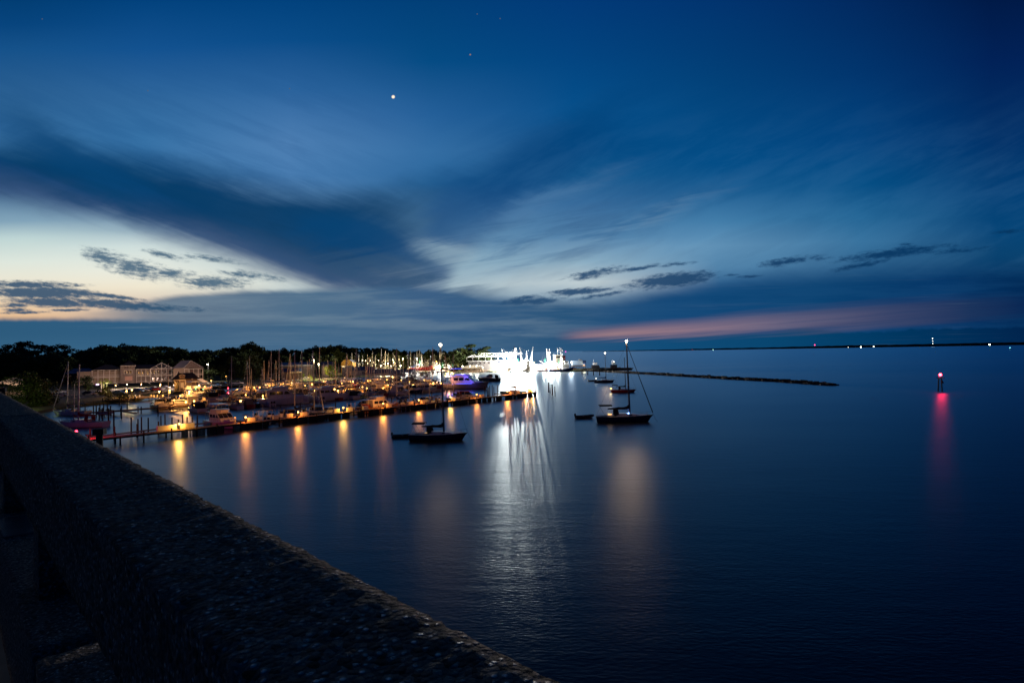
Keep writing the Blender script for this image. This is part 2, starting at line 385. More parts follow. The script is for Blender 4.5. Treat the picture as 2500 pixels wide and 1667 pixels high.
# ------------------------------------------------------------------ bridge rail in the foreground (runs 45 degrees to the left)
def stone_mat(name, base, pebble):
    global NT
    m = bpy.data.materials.new(name); m.use_nodes = True; NT = m.node_tree; b = NT.nodes['Principled BSDF']
    tc = node('ShaderNodeTexCoord'); ob = X(tc.outputs['Object'])
    v = node('ShaderNodeTexVoronoi', feature='F1'); v.inputs['Scale'].default_value = 76; put(v.inputs['Vector'], ob)
    d = X(v.outputs['Distance']); vc = node('ShaderNodeSeparateColor'); NT.links.new(v.outputs['Color'], vc.inputs[0]); rnd = X(vc.outputs[0])
    n1 = noise(ob, 7., 5, .65); n2 = noise(ob, 60., 4, .7)
    peb = sstep(d, .46, .24) * sstep(rnd, .40, .9) * sstep(n2, .36, .52) * sstep(n1, .32, .6)
    c = mixc(sstep(n2, .35, .65), tuple(k * .45 for k in lin(base)), lin(base))
    c = mixc(sstep(n1, .3, .7) * .6, c, tuple(k * .5 for k in lin(base)))
    gr = sstep(rnd, .0, 1., .2, 2.1, 'LINEAR'); c = mixc(.85, c, comb(gr, gr, gr), 'MULTIPLY')
    c = mixc(peb, c, pebble)
    put(b.inputs['Base Color'], c); put(b.inputs['Roughness'], sstep(peb, 0., 1., .95, .5)); b.inputs['Specular IOR Level'].default_value = .2
    bn = node('ShaderNodeBump'); bn.inputs['Strength'].default_value = .9; bn.inputs['Distance'].default_value = .02
    put(bn.inputs['Height'], n2 * .7 + n1 * .35 - d * .5 + peb * .3); NT.links.new(bn.outputs[0], b.inputs['Normal'])
    return m
STONE = stone_mat('weathered_aggregate_concrete', (.21, .155, .125), (.9, .8, .72))
bridge = empty('bridge_railing', (0, 0, CAMH - 2), rad(135), 'rough weathered concrete bridge railing running across the lower left corner', 'railing')
# local axes: +x along the rail (away, to the left), +y to the viewer's left/back of it; so lateral distance L is -y
def rail_solid(mb, t0, t1, L0, L1, z0, z1, rng, amp=.006, nt=60, top_amp=.004):
    prof = []
    k1, k2 = 10, 8
    for i in range(k1 + 1): prof.append((L0 + (L1 - L0) * i / k1, z1, 0))
    for i in range(1, k2 + 1): prof.append((L1, z1 + (z0 - z1) * i / k2, 1))
    for i in range(1, 5): prof.append((L1 + (L0 - L1) * i / 4, z0, 2))
    for i in range(1, k2): prof.append((L0, z0 + (z1 - z0) * i / k2, 3))
    rings = []
    ph = [(rng.uniform(0, 6), rng.uniform(5, 9), rng.uniform(17, 31), rng.uniform(50, 90)) for _ in range(3)]
    wob = lambda t, i: .45 * math.sin(t * ph[i][1] + ph[i][0]) + .35 * math.sin(t * ph[i][2] + 2 * ph[i][0]) + .35 * math.sin(t * ph[i][3] + 3 * ph[i][0])
    chips = [(rng.uniform(t0, t1), rng.uniform(.02, .06), rng.uniform(.002, .009), rng.choice((0, 0, 0, 1))) for _ in range(int((t1 - t0) * 4))]
    for a in range(nt + 1):
        t = t0 + (t1 - t0) * a / nt; r = []
        for (L, z, k) in prof:
            e = amp * 1.7 if (abs(L - L0) < 1e-6 or abs(L - L1) < 1e-6) and abs(z - z1) < 1e-6 else amp
            dl = rng.gauss(0, e) * .22; dz = rng.gauss(0, top_amp) * .35
            if e > amp:
                sd = 0 if abs(L - L0) < 1e-6 else 1; dz -= .003 + .001 * wob(t, sd); dl += .0008 * wob(t, sd) * (1 if sd else -1)
                for c_, w_, dp, s_ in chips:
                    if s_ == sd and abs(t - c_) < w_: q_ = dp * (1 - abs(t - c_) / w_); dz -= q_; dl += q_ * (-.8 if sd else .8)
            r.append((t, -(L + dl), z + dz))
        rings.append(r)
    mb.loft(rings); return mb
rng = random.Random(4)
zc = 2.0                                   # camera height above the empty
segs = [(-1.2, 6.145, 420), (6.185, 10.8, 60), (10.83, 15.4, 40), (15.43, 20, 30), (20.03, 24.6, 20), (24.63, 29.2, 20)]
for t0, t1, nt in segs:
    mb = rail_solid(MB(), t0, t1, .298, .594, zc - .768, zc - .45, rng, nt=nt)
    mb.build('rail_beam', STONE, bridge, smooth=True)
for t in (-.6, 1.2, 3.85, 6.16, 8.5, 10.82, 13.1, 15.4, 17.7, 20, 22.3, 24.6, 27):
    rail_solid(MB(), t - .13, t + .13, .34, .56, zc - 1.2, zc - .766, rng, .003, 6).build('rail_post', STONE, bridge, smooth=True)
for t0, t1 in ((-1.5, 3.0), (3.02, 9.), (9.02, 15.), (15.02, 29.2)):
    rail_solid(MB(), t0, t1, .262, .64, zc - 1.75, zc - 1.2, rng, .005, int((t1 - t0) * 8)).build('curb_beam', STONE, bridge, smooth=True)
MB().box((5.5, -.37, zc - 1.193), (.62, .16, .014)).build('steel_plate', mat('galvanised_plate', (.4, .45, .5), .25, .9, vary=.4, scale=9), bridge)
dk = MB(); dk.box((14, 1.4, zc - 1.9), (34, 3.2, .3)); tag(dk.build('sidewalk', CONC), kind='structure')
o = bpy.data.objects['sidewalk']; o.location = bridge.location; o.rotation_euler = bridge.rotation_euler
gd = MB(); gd.box((14, .55, zc - 2.6), (34, 2.4, 1.1)); o = gd.build('bridge_girder', CONC, bridge)
# ------------------------------------------------------------------ land
shore = [P(-260,1040), P(-60,1030), P(60,1016), P(106,1009), P(149,1001), P(200,994), P(276,985), P(351,977), P(380,962), P(430,957), P(500,948), P(560,945), P(640,939), P(734,934.5), P(800,930), P(860,921), P(930,917), P(1000,909), P(1055,905), P(1125,907.5), P(1200,909), P(1300,908), P(1400,907.5), P(1432,906)]
back = [Vector((78, 425, 0)), Vector((62, 450, 0)), Vector((20, 480, 0)), Vector((-8, 640, 0)), Vector((-60, 900, 0)), Vector((-110, 2400, 0)), Vector((-4200, 4200, 0)), Vector((-4200, 90, 0))]
poly = [(p.x, p.y) for p in shore + back]
def inset(poly, d):
    n = len(poly); out = []
    for i in range(n):
        a, b, c = Vector(poly[i - 1]), Vector(poly[i]), Vector(poly[(i + 1) % n])
        e1 = (b - a).normalized(); e2 = (c - b).normalized(); nn = Vector((-(e1.y + e2.y), e1.x + e2.x))
        nn = nn.normalized() if nn.length > 1e-4 else Vector((0, 0))
        out.append((b.x + nn.x * d, b.y + nn.y * d))
    return out
area = sum(poly[i - 1][0] * poly[i][1] - poly[i][0] * poly[i - 1][1] for i in range(len(poly)))
sg = 1 if area > 0 else -1
in1 = inset(poly, 1.6 * sg); in2 = inset(poly, 5 * sg)
mb = MB(); n = len(poly)
mb.v = [(x, y, -.6) for x, y in poly] + [(x, y, .75) for x, y in in1] + [(x, y, 1.2) for x, y in in2]
for i in range(n):
    j = (i + 1) % n
    mb.f += [(i, j, n + j, n + i), (n + i, n + j, 2 * n + j, 2 * n + i)]
mb.f.append(tuple(range(2 * n, 3 * n)))
LAND = mat('marsh_grass_ground', (.045, .055, .02), .95, vary=.5, scale=.25, bump=.5)
tag(mb.build('ground', LAND), kind='structure')
def sheet(name, pts, z, m):
    mb = MB(); mb.add([(p.x, p.y, z) for p in pts], [tuple(range(len(pts)))]); o = mb.build(name, m); tag(o, kind='structure'); return o
LAWN = mat('lawn', (.09, .13, .025), .95, vary=.35, scale=.8, bump=.4)
sheet('lawn', [P(590, 941, 1.2), P(760, 934, 1.2), P(850, 922, 1.2), P(840, 914, 1.2), P(660, 921, 1.2), P(560, 930, 1.2)], 1.206, LAWN)
sheet('parking_lot', [P(120, 978, 1.2), P(290, 968, 1.2), P(420, 956, 1.2), P(520, 945, 1.2), P(600, 939, 1.2), P(600, 933, 1.2), P(520, 936, 1.2), P(400, 944, 1.2), P(290, 950, 1.2), P(100, 955, 1.2)], 1.204, ASPH)
sheet('promenade', [P(275, 974, 1.2), P(352, 970.5, 1.2), P(420, 960.5, 1.2), P(421, 959, 1.2), P(352, 968, 1.2), P(275, 971.5, 1.2)], 1.215, mat('pale_paving', (.35, .3, .22), .8, vary=.2))
sheet('road', [P(790, 926.5, 1.2), P(850, 923, 1.2), P(850, 921, 1.2), P(760, 922.5, 1.2)], 1.222, mat('pale_paving', (.35, .3, .22), .8))
# far shore across the bay
fs = [(1425, 12500, 6), (1500, 9000, 10), (1600, 7400, 13), (1700, 6500, 17), (1850, 6000, 18), (2000, 5400, 21), (2100, 5100, 23), (2200, 4800, 21), (2350, 4500, 23), (2500, 4200, 23), (2800, 3900, 24)]
mb = MB(); rng = random.Random(9); ring = []
pts = []
for (a, ya, ha), (b, yb, hb) in zip(fs, fs[1:]):
    for k in range(12):
        t = k / 12; px = a + (b - a) * t; Y = ya + (yb - ya) * t; h = (ha + (hb - ha) * t) * rng.uniform(.86, 1.06)
        q = PY(px, 850, Y); pts.append((q.x, Y, h))
rings = [[(x, y, -1), (x, y + 4, h * .8), (x * 1.003, y + 30, h), (x * 1.05, y * 1.05 + 300, h * .7), (x * 1.05, y * 1.05 + 320, -1)] for x, y, h in pts]
mb.loft(rings)
tag(mb.build('far_shore', mat('far_woods', (.02, .028, .02), .95, vary=.3, scale=.02)), kind='structure')

# ------------------------------------------------------------------ trees
def leafmat(name, c): return mat(name, c, .75, vary=.45, scale=.9, spec=.2)
LEAF = leafmat('broad_leaves', (.045, .065, .02)); PINE = leafmat('pine_needles', (.03, .05, .022)); LIT = leafmat('lit_leaves', (.34, .44, .04))  # LIT: leaf colour brightened so these plants look lamplit
def tree_mesh(seed, H, W, base, n, leaf, kind='oak'):
    rng = random.Random(seed); cr = MB(); tr = MB()
    clumps = []
    nc = {'oak': 16, 'pine': 11, 'bush': 14}[kind]
    for i in range(nc):
        a = rng.uniform(0, 2 * math.pi); k = rng.random()
        if kind == 'pine': z = base + (H - base) * rng.uniform(.1, .95); rr = W * .5 * rng.uniform(.15, .8) * (1.1 - .4 * (z - base) / (H - base)); cs = W * rng.uniform(.14, .24); sz = .5
        else:
            z = base + (H - base) * k; f = math.sin(math.pi * min(.95, .18 + k * .72)); rr = W * .5 * f * rng.uniform(.25, .85); cs = W * rng.uniform(.15, .27); sz = .75
        c = Vector((math.cos(a) * rr, math.sin(a) * rr, z)); clumps.append((c, cs, sz))
        tr.tube((0, 0, base * .9 + (z - base) * .45), c - Vector((0, 0, cs * .3)), H * .008, H * .003, 4)
    clumps.append((Vector((0, 0, H - W * .14)), W * .2, .8))
    for i in range(n):
        c, cs, sz = rng.choice(clumps)
        d = Vector((rng.gauss(0, 1), rng.gauss(0, 1), rng.gauss(0, 1))).normalized() * cs * rng.random() ** .35
        d.z *= sz; p = c + d; s = leaf * rng.uniform(.6, 1.3)
        u = Vector((rng.gauss(0, 1), rng.gauss(0, 1), rng.gauss(0, .6))).normalized(); w_ = u.cross(Vector((rng.gauss(0, 1), rng.gauss(0, 1), rng.gauss(0, 1)))).normalized()
        cr.add([p - u * s, p - w_ * s * .6, p + u * s, p + w_ * s * .6], [(0, 1, 2, 3)])
    tr.tube((0, 0, -.5), (0, 0, base + (H - base) * .35), H * .022, H * .012, 7)
    tr.tube((0, 0, base + (H - base) * .35), (0, 0, H * .85), H * .012, H * .004, 5)
    return cr, tr
def make_tree(name, seed, H, W, base, n, leaf, kind, lm, label, group=None, loc=(0, 0, 1.2), cat='tree'):
    cr, tr = tree_mesh(seed, H, W, base, n, leaf, kind); r = empty(name, loc, 0, label, cat, group)
    cr.build('crown', lm, r); tr.build('trunk', BARK, r); return r
G = 'trees of the dark wood behind the marina'
oaks = [make_tree('oak_tree', s, 10, 10, 1.6, 1500, .42, 'oak', LEAF, 'dark round crowned tree in the wood behind the marina', G, (0, -900, -50)) for s in (1, 2, 3, 4)]
pines = [make_tree('pine_tree', s, 10, 6.2, 5.0, 1000, .30, 'pine', PINE, 'tall dark pine with flat clumps rising from the wood behind the marina', G, (0, -900, -50)) for s in (11, 12, 13)]
sky_pts = [(-60,850),(0,854),(15,836),(60,834),(75,847),(100,842),(135,837),(160,848),(200,850),(260,847),(330,845),(375,845),(430,853),(470,855),(520,858),(560,850),(600,843),(625,843),(640,856),(680,855),(720,857),(750,858),(760,850),(800,853),(825,843),(850,855),(900,855),(940,853),(975,855),(1010,862),(1035,858),(1050,853),(1070,862),(1090,858),(1105,849),(1120,855),(1135,843),(1150,842),(1160,855),(1180,845),(1192,853),(1215,862)]
def lerp_pts(x, pts):
    for (a, p), (b, q) in zip(pts, pts[1:]):
        if a <= x <= b: return p + (q - p) * (x - a) / (b - a)
    return pts[-1][1] if x > pts[-1][0] else pts[0][1]
rng = random.Random(21); used = set()
def put_tree(protos, px, ytop, Y, wk=1., lab=None):
    p = PY(px, ytop, Y); h = p.z - 1.2
    if h < 3: return
    k = rng.randrange(len(protos)); src = protos[k]
    o = src if id(src) not in used else copy_tree(src)
    used.add(id(src)); o.location = (p.x, Y, 1.2); s = h / 10.0
    wd = s * wk * rng.uniform(.85, 1.15); o.scale = (wd, wd, s); o.rotation_euler = (0, 0, rng.uniform(0, 6.28))
    if lab: o['label'] = lab
    return o
px = -50
while px < 1205:
    Y = rng.uniform(430, 520) if px < 640 else rng.uniform(500, 570); yt = lerp_pts(px, sky_pts) + rng.choice((0, 0, 2, 5, 8)) - 1
    pine = px < 175 or 300 < px < 400 or 1130 < px < 1195 or rng.random() < .12
    put_tree(pines if pine else oaks, px, yt + (0 if pine or px > 175 else 12), Y, 1.15 if pine else .8); px += rng.uniform(11, 17)
    if px < 180: px += rng.uniform(3, 14)
px = -60
while px < 1190:
    Y = rng.uniform(360, 425) if px < 640 else rng.uniform(480, 505); put_tree(oaks, px, lerp_pts(px, sky_pts) + rng.uniform(9, 17) + (18 if px < 180 else 0), Y, .95, 'dark bushy tree just below the skyline of the wood behind the marina'); px += rng.uniform(17, 26)
px = -60
while px < 640:
    Y = rng.uniform(318, 352); put_tree(oaks, px, lerp_pts(px, sky_pts) + rng.uniform(26, 40), Y, 1., 'dark tree in the front rank of the wood behind the hotel and houses'); px += rng.uniform(20, 30)
px = -60
while px < 400:
    Y = rng.uniform(345, 372); put_tree(oaks, px, lerp_pts(px, sky_pts) + rng.uniform(26, 34), Y, 1., 'dark tree in the middle rank of the wood behind the hotel'); px += rng.uniform(22, 30)
for px in (640, 655, 672, 690, 705, 722, 740, 757, 775, 790, 806): put_tree(oaks, px, 872 + rng.uniform(-5, 4), rng.uniform(385, 420), 1.1, 'dark tree behind the long low building and the lawn')
for px in (1115, 1128, 1098, 1142, 1160, 1175): put_tree(oaks, px, 866 + rng.uniform(-6, 3), rng.uniform(440, 470), 1.1, 'dark tree left of the white seafood warehouse')
# wood mass far behind
mb = MB(); r2 = random.Random(3)
for i in range(9000):
    x = r2.uniform(-1500, -40); Y = r2.uniform(530, 640); z = 1.2 + r2.random() ** .6 * (17 + 4 * math.sin(x / 37)); s = r2.uniform(1.2, 2.8)
    u = Vector((r2.gauss(0, 1), r2.gauss(0, 1), r2.gauss(0, 1))).normalized(); w_ = u.orthogonal().normalized(); p = Vector((x, Y, z))
    mb.add([p - u * s, p - w_ * s, p + u * s, p + w_ * s], [(0, 1, 2, 3)])
tag(mb.build('distant_woods', LEAF), 'dark mass of woods closing the view behind the shore trees', 'woods', kind='stuff')
# individual shore plants
def tree_at(name, px, pyb, h, w_, seed, kind, lm, label, leaf=.3, n=2200, base=None, cat='tree', z=1.2):
    p = P(px, pyb, z); return make_tree(name, seed, h, w_, h * .18 if base is None else base, n, leaf, kind, lm, label, None, (p.x, p.y, z), cat)
tree_at('oak_tree', 72, 992, 8.6, 13, 31, 'bush', LEAF, 'large bushy shore tree catching green light beside the bridge railing', .30, 7000, .6)
tree_at('oak_tree', 105, 985, 6.5, 11, 32, 'bush', LEAF, 'rounded dark shrub growing at the water edge left of the moored sailboats', .28, 4200, .4, 'shrub')
tree_at('oak_tree', 208, 957, 6.2, 8.5, 33, 'bush', LEAF, 'dense dark tree edged with amber light behind the tallest left masts', .22, 3000, .8)
tree_at('hedge_shrub', 258, 967, 3.2, 6.5, 34, 'bush', LEAF, 'clipped hedge below the lit palm by the parking lot', .16, 2400, .3, 'hedge')
tree_at('hedge_shrub', 292, 975, 1.6, 8, 36, 'bush', LEAF, 'low marsh shrub on the dark bank under the promenade lamps', .16, 1600, .2, 'shrub')
tree_at('oak_tree', 806, 924, 7.2, 7.6, 35, 'oak', LIT, 'bright yellow green tree lit by the floodlight on the lawn', .2, 4200, 1.6)
tree_at('oak_tree', 735, 924, 3.4, 4.5, 37, 'bush', LIT, 'small lit shrub on the lawn left of the bright yellow green tree', .2, 1200, .3, 'shrub')
tree_at('oak_tree', 755, 926, 2.6, 4, 38, 'bush', LIT, 'low bushy plant at the lawn edge below the two floodlights', .2, 900, .3, 'shrub')
tree_at('oak_tree', 540, 912, 9, 12, 39, 'oak', LEAF, 'leafy tree glowing dull green under the blue white house light', .32, 2600, 2)
tree_at('oak_tree', 490, 915, 10, 12, 40, 'oak', LEAF, 'leafy tree right of the gabled house lit dull green', .32, 2600, 2)
tree_at('oak_tree', 1031, 901, 6, 7, 41, 'oak', LIT, 'yellow lit tree behind the red hulled trawler in the boatyard', .3, 1500, 1.5)
tree_at('oak_tree', 884, 914, 5, 5, 42, 'oak', LEAF, 'brownish bare looking tree in front of the pale boathouse gable', .2, 1300, 1.5)
tree_at('oak_tree', 925, 900, 9, 9, 43, 'oak', LIT, 'floodlit green tree rising among the boatyard masts', .3, 1500, 2)

# ------------------------------------------------------------------ boats
def hull_rings(L, B, F, fine=2.0, stern=.72, over=.10, bow=.3, flare=.0, n=14, drop=.0):
    rings = []
    for i in range(n + 1):
        t = i / n; x = -L / 2 + L * t
        b = (stern + (1 - stern) * math.sin(math.pi / 2 * min(1, t / .45))) if t < .45 else max(.012, (1 - ((t - .45) / .55) ** fine))
        b *= B / 2; zs = F * (1 + bow * max(0, (t - .35) / .65) ** 2 + .05 * (1 - t) ** 2) - drop * F * (1 if t < .32 else max(0, 1 - (t - .32) / .06))
        r = []
        pr = [(1.0, 1.0), (.985 - flare * t * .35, .62), (.93 - flare * t * .6, .25), (.86 - flare * t * .75, .02), (.55, -.22), (0.0, -.35)]
        side = []
        for kb, kz in pr:
            z = kz * zs if kz > 0 else kz * F
            xo = -over * L * (1 - max(kz, 0)) * t ** 5 + (.02 * L * (1 - max(kz, 0)) if t < .06 else 0)
            side.append((x + xo, b * kb, z))
        r = side + [(a, -c, d) for a, c, d in reversed(side[:-1])]
        rings.append(r)
    return rings
def add_hull(root, L, B, F, m, **k):
    mb = MB(); rr = hull_rings(L, B, F, **k); mb.loft(rr); mb.build('hull', m, root)
    st = MB()                                             # boot stripe just above the water
    for sgn in (0, 1):
        a = [r[3] if sgn == 0 else r[len(r) - 4] for r in rr]; b = [r[4] if sgn == 0 else r[len(r) - 5] for r in rr]; up = [r[2] if sgn == 0 else r[len(r) - 3] for r in rr]
        vs = []; ofs = .012 if sgn == 0 else -.012
        for p, q, w_ in zip(a, b, up):
            vs += [(p[0], p[1] + ofs, -.05), (p[0] * .8 + w_[0] * .2, p[1] * .55 + w_[1] * .45 + ofs, .05 + .4 * (w_[2] - .05) * .5)]
        st.add(vs, [(2 * i, 2 * i + 2, 2 * i + 3, 2 * i + 1) for i in range(len(a) - 1)])
    st.build('boot_stripe', BOOT, root)
    return rr
def rails(root, L, B, F, h=.62, bow=.3, fine=2., stern=.72, t0=.08, t1=.985, m=None, nst=9, name='lifeline', r=.018):
    mb = MB(); L_, R_ = [], []
    for i in range(nst + 1):
        t = t0 + (t1 - t0) * i / nst; x = -L / 2 + L * t
        b = (stern + (1 - stern) * math.sin(math.pi / 2 * min(1, t / .45))) if t < .45 else max(.012, (1 - ((t - .45) / .55) ** fine))
        b *= B / 2 * .95; z = F * (1 + bow * max(0, (t - .35) / .65) ** 2)
        for sg_, ls in ((1, L_), (-1, R_)):
            mb.tube((x, sg_ * b, z), (x, sg_ * b, z + h), r, r, 4); ls.append((x, sg_ * b, z + h))
    mb.path(L_, r * .7, 3); mb.path(R_, r * .7, 3); mb.tube(L_[-1], R_[-1], r, r, 4)
    return mb.build(name, m or STEEL, root)
def sailboat(name, hm, cover, L=10., H=14.5, full=True, bimini=None, cabm=None, furl=None, ketch=False):
    root = empty(name); B = L * .32; F = L * .1; cabm = cabm or W_GEL
    add_hull(root, L, B, F, hm, stern=.68, over=.12, bow=.28)
    mb = MB(); mb.loft([[(x, y * .93, z + .02) for x, y, z in (r[0], r[-1])] + [(x, y * .93, z + .05) for x, y, z in (r[-1], r[0])] for r in hull_rings(L, B, F, stern=.68, over=.12, bow=.28)][:-1]); mb.build('deck', DECK, root)
    c = MB(); zc_ = F * 1.02
    c.loft([[(x, -w_, zc_), (x, w_, zc_), (x * .98, w_ * .8, zc_ + hh), (x * .98, -w_ * .8, zc_ + hh)] for x, w_, hh in ((-L * .13, B * .33, L * .052), (L * .05, B * .34, L * .05), (L * .19, B * .25, L * .036), (L * .27, B * .12, L * .012))])
    cabo = c.build('cabin', cabm, root)
    wv = MB()
    for sy in (-1, 1):
        for a, b_ in ((-.10, -.03), (-.015, .05), (.07, .12)):
            wv.add([(L * a, sy * B * .302, zc_ + L * .018), (L * b_, sy * B * .302, zc_ + L * .018), (L * b_, sy * B * .29, zc_ + L * .036), (L * a, sy * B * .29, zc_ + L * .036)], [(0, 1, 2, 3)])
    wv.build('cabin_window', DGLASS, cabo)
    ck = MB(); ck.box((-L * .28, 0, F * 1.06), (L * .25, B * .36, .1)); ck.build('cockpit', TEAK, root)
    xm = L * .09; rk = -.022 * H; zt = H
    ms = MB(); ms.tube((xm, 0, F), (xm + rk, 0, zt), .0125 * L, .0085 * L, 8)
    for k, wd in ((.42, .42), (.7, .32)):
        xx = xm + rk * k; z = F + (zt - F) * k; ms.tube((xx, -B * wd, z), (xx, B * wd, z), .028, .028, 4)
    ms.build('mast', MASTW, root)
    bo = MB(); zb = F + L * .115; xb = xm - L * .38
    bo.tube((xm, 0, zb), (xb, 0, zb + .12), .07, .06, 6); bo.build('boom', MASTW, root)
    sc = MB(); rings = []
    for i in range(9):
        t = i / 8; x = xm - .02 + (xb - xm) * t; rr = (.30 - .2 * t) * L / 10 * (1.15 if i in (1, 4) else .95); zz = zb + .12 * t + rr * .75 + (.35 if i == 0 else 0) * L / 10
        rings.append([(x, rr * .6 * math.cos(a), zz + rr * (1.6 if i == 0 else 1.) * math.sin(a)) for a in [j * math.pi / 4 for j in range(8)]])
    sc.loft(rings); sc.build('sail_cover', cover, root)
    rg = MB(); top = (xm + rk, 0, zt - .1)
    rg.tube(top, (L * .49, 0, F * 1.28), .016, .016, 3); rg.tube(top, (-L * .49, 0, F * 1.05), .014, .014, 3)
    for sy in (-1, 1):
        rg.tube((xm + rk * .42, sy * B * .42, F + (zt - F) * .42), (xm - .05, sy * B * .46, F), .013, .013, 3); rg.tube(top, (xm + rk * .42, sy * B * .42, F + (zt - F) * .42), .012, .012, 3)
        rg.tube((xm + rk * .42, 0, F + (zt - F) * .42), (xm - .3, sy * B * .46, F), .012, .012, 3)
    rg.tube((xm + rk, 0, zt), (xb, 0, zb + .1), .01, .01, 3)
    rg.build('rigging', WIRE, root)
    if furl:
        fj = MB(); a = Vector((L * .485, 0, F * 1.28 + .4)); b_ = Vector(top) + Vector((.05, 0, -.4)); fj.tube(a, a.lerp(b_, .3), .1, .09, 6); fj.tube(a.lerp(b_, .3), b_, .09, .035, 6); fj.build('furled_jib', furl, root)
    if full: rails(root, L, B, F, .6, .28, 2., .68)
    if bimini:
        bm = MB(); fr = MB(); x0, x1 = -L * .44, -L * .22; zz = F + L * .19
        bm.loft([[(x0 + (x1 - x0) * i / 4, -B * .36, zz - .1), (x0 + (x1 - x0) * i / 4, -B * .2, zz + .12), (x0 + (x1 - x0) * i / 4, B * .2, zz + .12), (x0 + (x1 - x0) * i / 4, B * .36, zz - .1), (x0 + (x1 - x0) * i / 4, B * .2, zz + .07), (x0 + (x1 - x0) * i / 4, -B * .2, zz + .07)] for i in range(5)])
        dz = F + L * .1
        bm.loft([[(-L * .19, -B * .3, zc_ + .1), (-L * .19, -B * .26, dz + .35), (-L * .19, B * .26, dz + .35), (-L * .19, B * .3, zc_ + .1)], [(-L * .10, -B * .3, zc_ + .3), (-L * .12, -B * .22, dz + .3), (-L * .12, B * .22, dz + .3), (-L * .10, B * .3, zc_ + .3)]], close=False, caps=False)
        bm.build('bimini', bimini, root)
        for x in (x0, x1):
            for sy in (-1, 1): fr.tube((x, sy * B * .35, zz), ((x0 + x1) / 2, sy * B * .35, F), .02, .02, 4)
        fr.build('bimini_frame', STEEL, root)
    if ketch:
        mz = MB(); mz.tube((-L * .3, 0, F), (-L * .31, 0, H * .72), .07, .05, 6); mz.build('mizzen_mast', MASTW, root)
    return root
def windows(root, rects, name='window', m=None):
    """rects: (x0,x1,y,z0,z1,ysh) quads on the two sides"""
    for x0, x1, y, z0, z1, sl in rects:
        mb = MB()
        for sy in (-1, 1): mb.add([(x0, sy * (y + .012), z0), (x1, sy * (y + .012), z0), (x1 - sl, sy * (y + .006), z1), (x0 + sl * .3, sy * (y + .006), z1)], [(0, 1, 2, 3)])
        mb.build(name, m or DGLASS, root)
def cruiser(name, hm, L=11., top=None, canvas=None, hot=False):
    root = empty(name); B = L * .33; F = L * .125
    add_hull(root, L, B, F, hm, fine=2.6, stern=.9, over=.09, bow=.3, flare=.3)
    a = MB(); z = F * 1.02
    a.loft([[(x, -w_, z + s_), (x, w_, z + s_), (x - hh * .2, w_ * .82, z + hh), (x - hh * .2, -w_ * .82, z + hh)] for x, w_, hh, s_ in ((-L * .12, B * .42, L * .085, 0), (L * .08, B * .40, L * .08, 0), (L * .22, B * .32, L * .055, .05), (L * .38, B * .16, L * .035, .1))])
    cabo = a.build('cabin', W_GEL, root)
    windows(cabo, [(-L * .10, L * .18, B * .375, z + L * .02, z + L * .055, .3)], 'cabin_window')
    wsn = MB(); wsn.loft([[(L * .10, -B * .37, z + L * .08), (L * .17, 0, z + L * .085), (L * .10, B * .37, z + L * .08)], [(-L * .03, -B * .33, z + L * .155), (L * .02, 0, z + L * .16), (-L * .03, B * .33, z + L * .155)]], close=False, caps=False)
    for sy in (-1, 1): wsn.add([(L * .10, sy * B * .37, z + L * .08), (-L * .15, sy * B * .39, z + L * .08), (-L * .12, sy * B * .34, z + L * .15), (-L * .03, sy * B * .33, z + L * .155)], [(0, 1, 2, 3)])
    wsn.build('windshield', DGLASS, cabo)
    t = MB(); x0, x1 = -L * .24, L * .02; zt = z + L * .165
    t.loft([[(x, -B * .36, zt - .04), (x, -B * .3, zt + .1), (x, B * .3, zt + .1), (x, B * .36, zt - .04)] for x in (x0, (x0 + x1) / 2, x1)])
    t.build('hardtop' if hot else 'bimini', top or CBLUE, root)
    ar = MB()
    for sy in (-1, 1): ar.tube((-L * .2, sy * B * .4, z), (-L * .26, sy * B * .34, zt), .07, .05, 5); ar.tube((-L * .02, sy * B * .37, z + L * .08), (-L * .02, sy * B * .33, zt), .03, .03, 4)
    ar.tube((-L * .26, -B * .34, zt), (-L * .26, B * .34, zt), .06, .06, 5); ar.build('radar_arch', W_GEL, root)
    if canvas:
        cv = MB(); cv.loft([[(-L * .24, -B * .37, z + .1), (-L * .24, -B * .33, zt), (-L * .24, B * .33, zt), (-L * .24, B * .37, z + .1)], [(-L * .40, -B * .37, z), (-L * .37, -B * .33, zt - .35), (-L * .37, B * .33, zt - .35), (-L * .40, B * .37, z)]]); cv.build('cockpit_canvas', canvas, root)
    else:
        ck = MB(); ck.box((-L * .34, 0, z + .04), (L * .22, B * .66, .08)); ck.box((-L * .43, 0, z + .3), (.5, B * .6, .5)); ck.build('cockpit_seat', CWHITE, root)
    sp = MB(); sp.box((-L * .53, 0, .35), (L * .07, B * .7, .1)); sp.build('swim_platform', TEAK, root)
    rails(root, L, B, F, .55, .3, 2.6, .9, .52, .99, nst=6, name='bow_rail', r=.02)
    return root
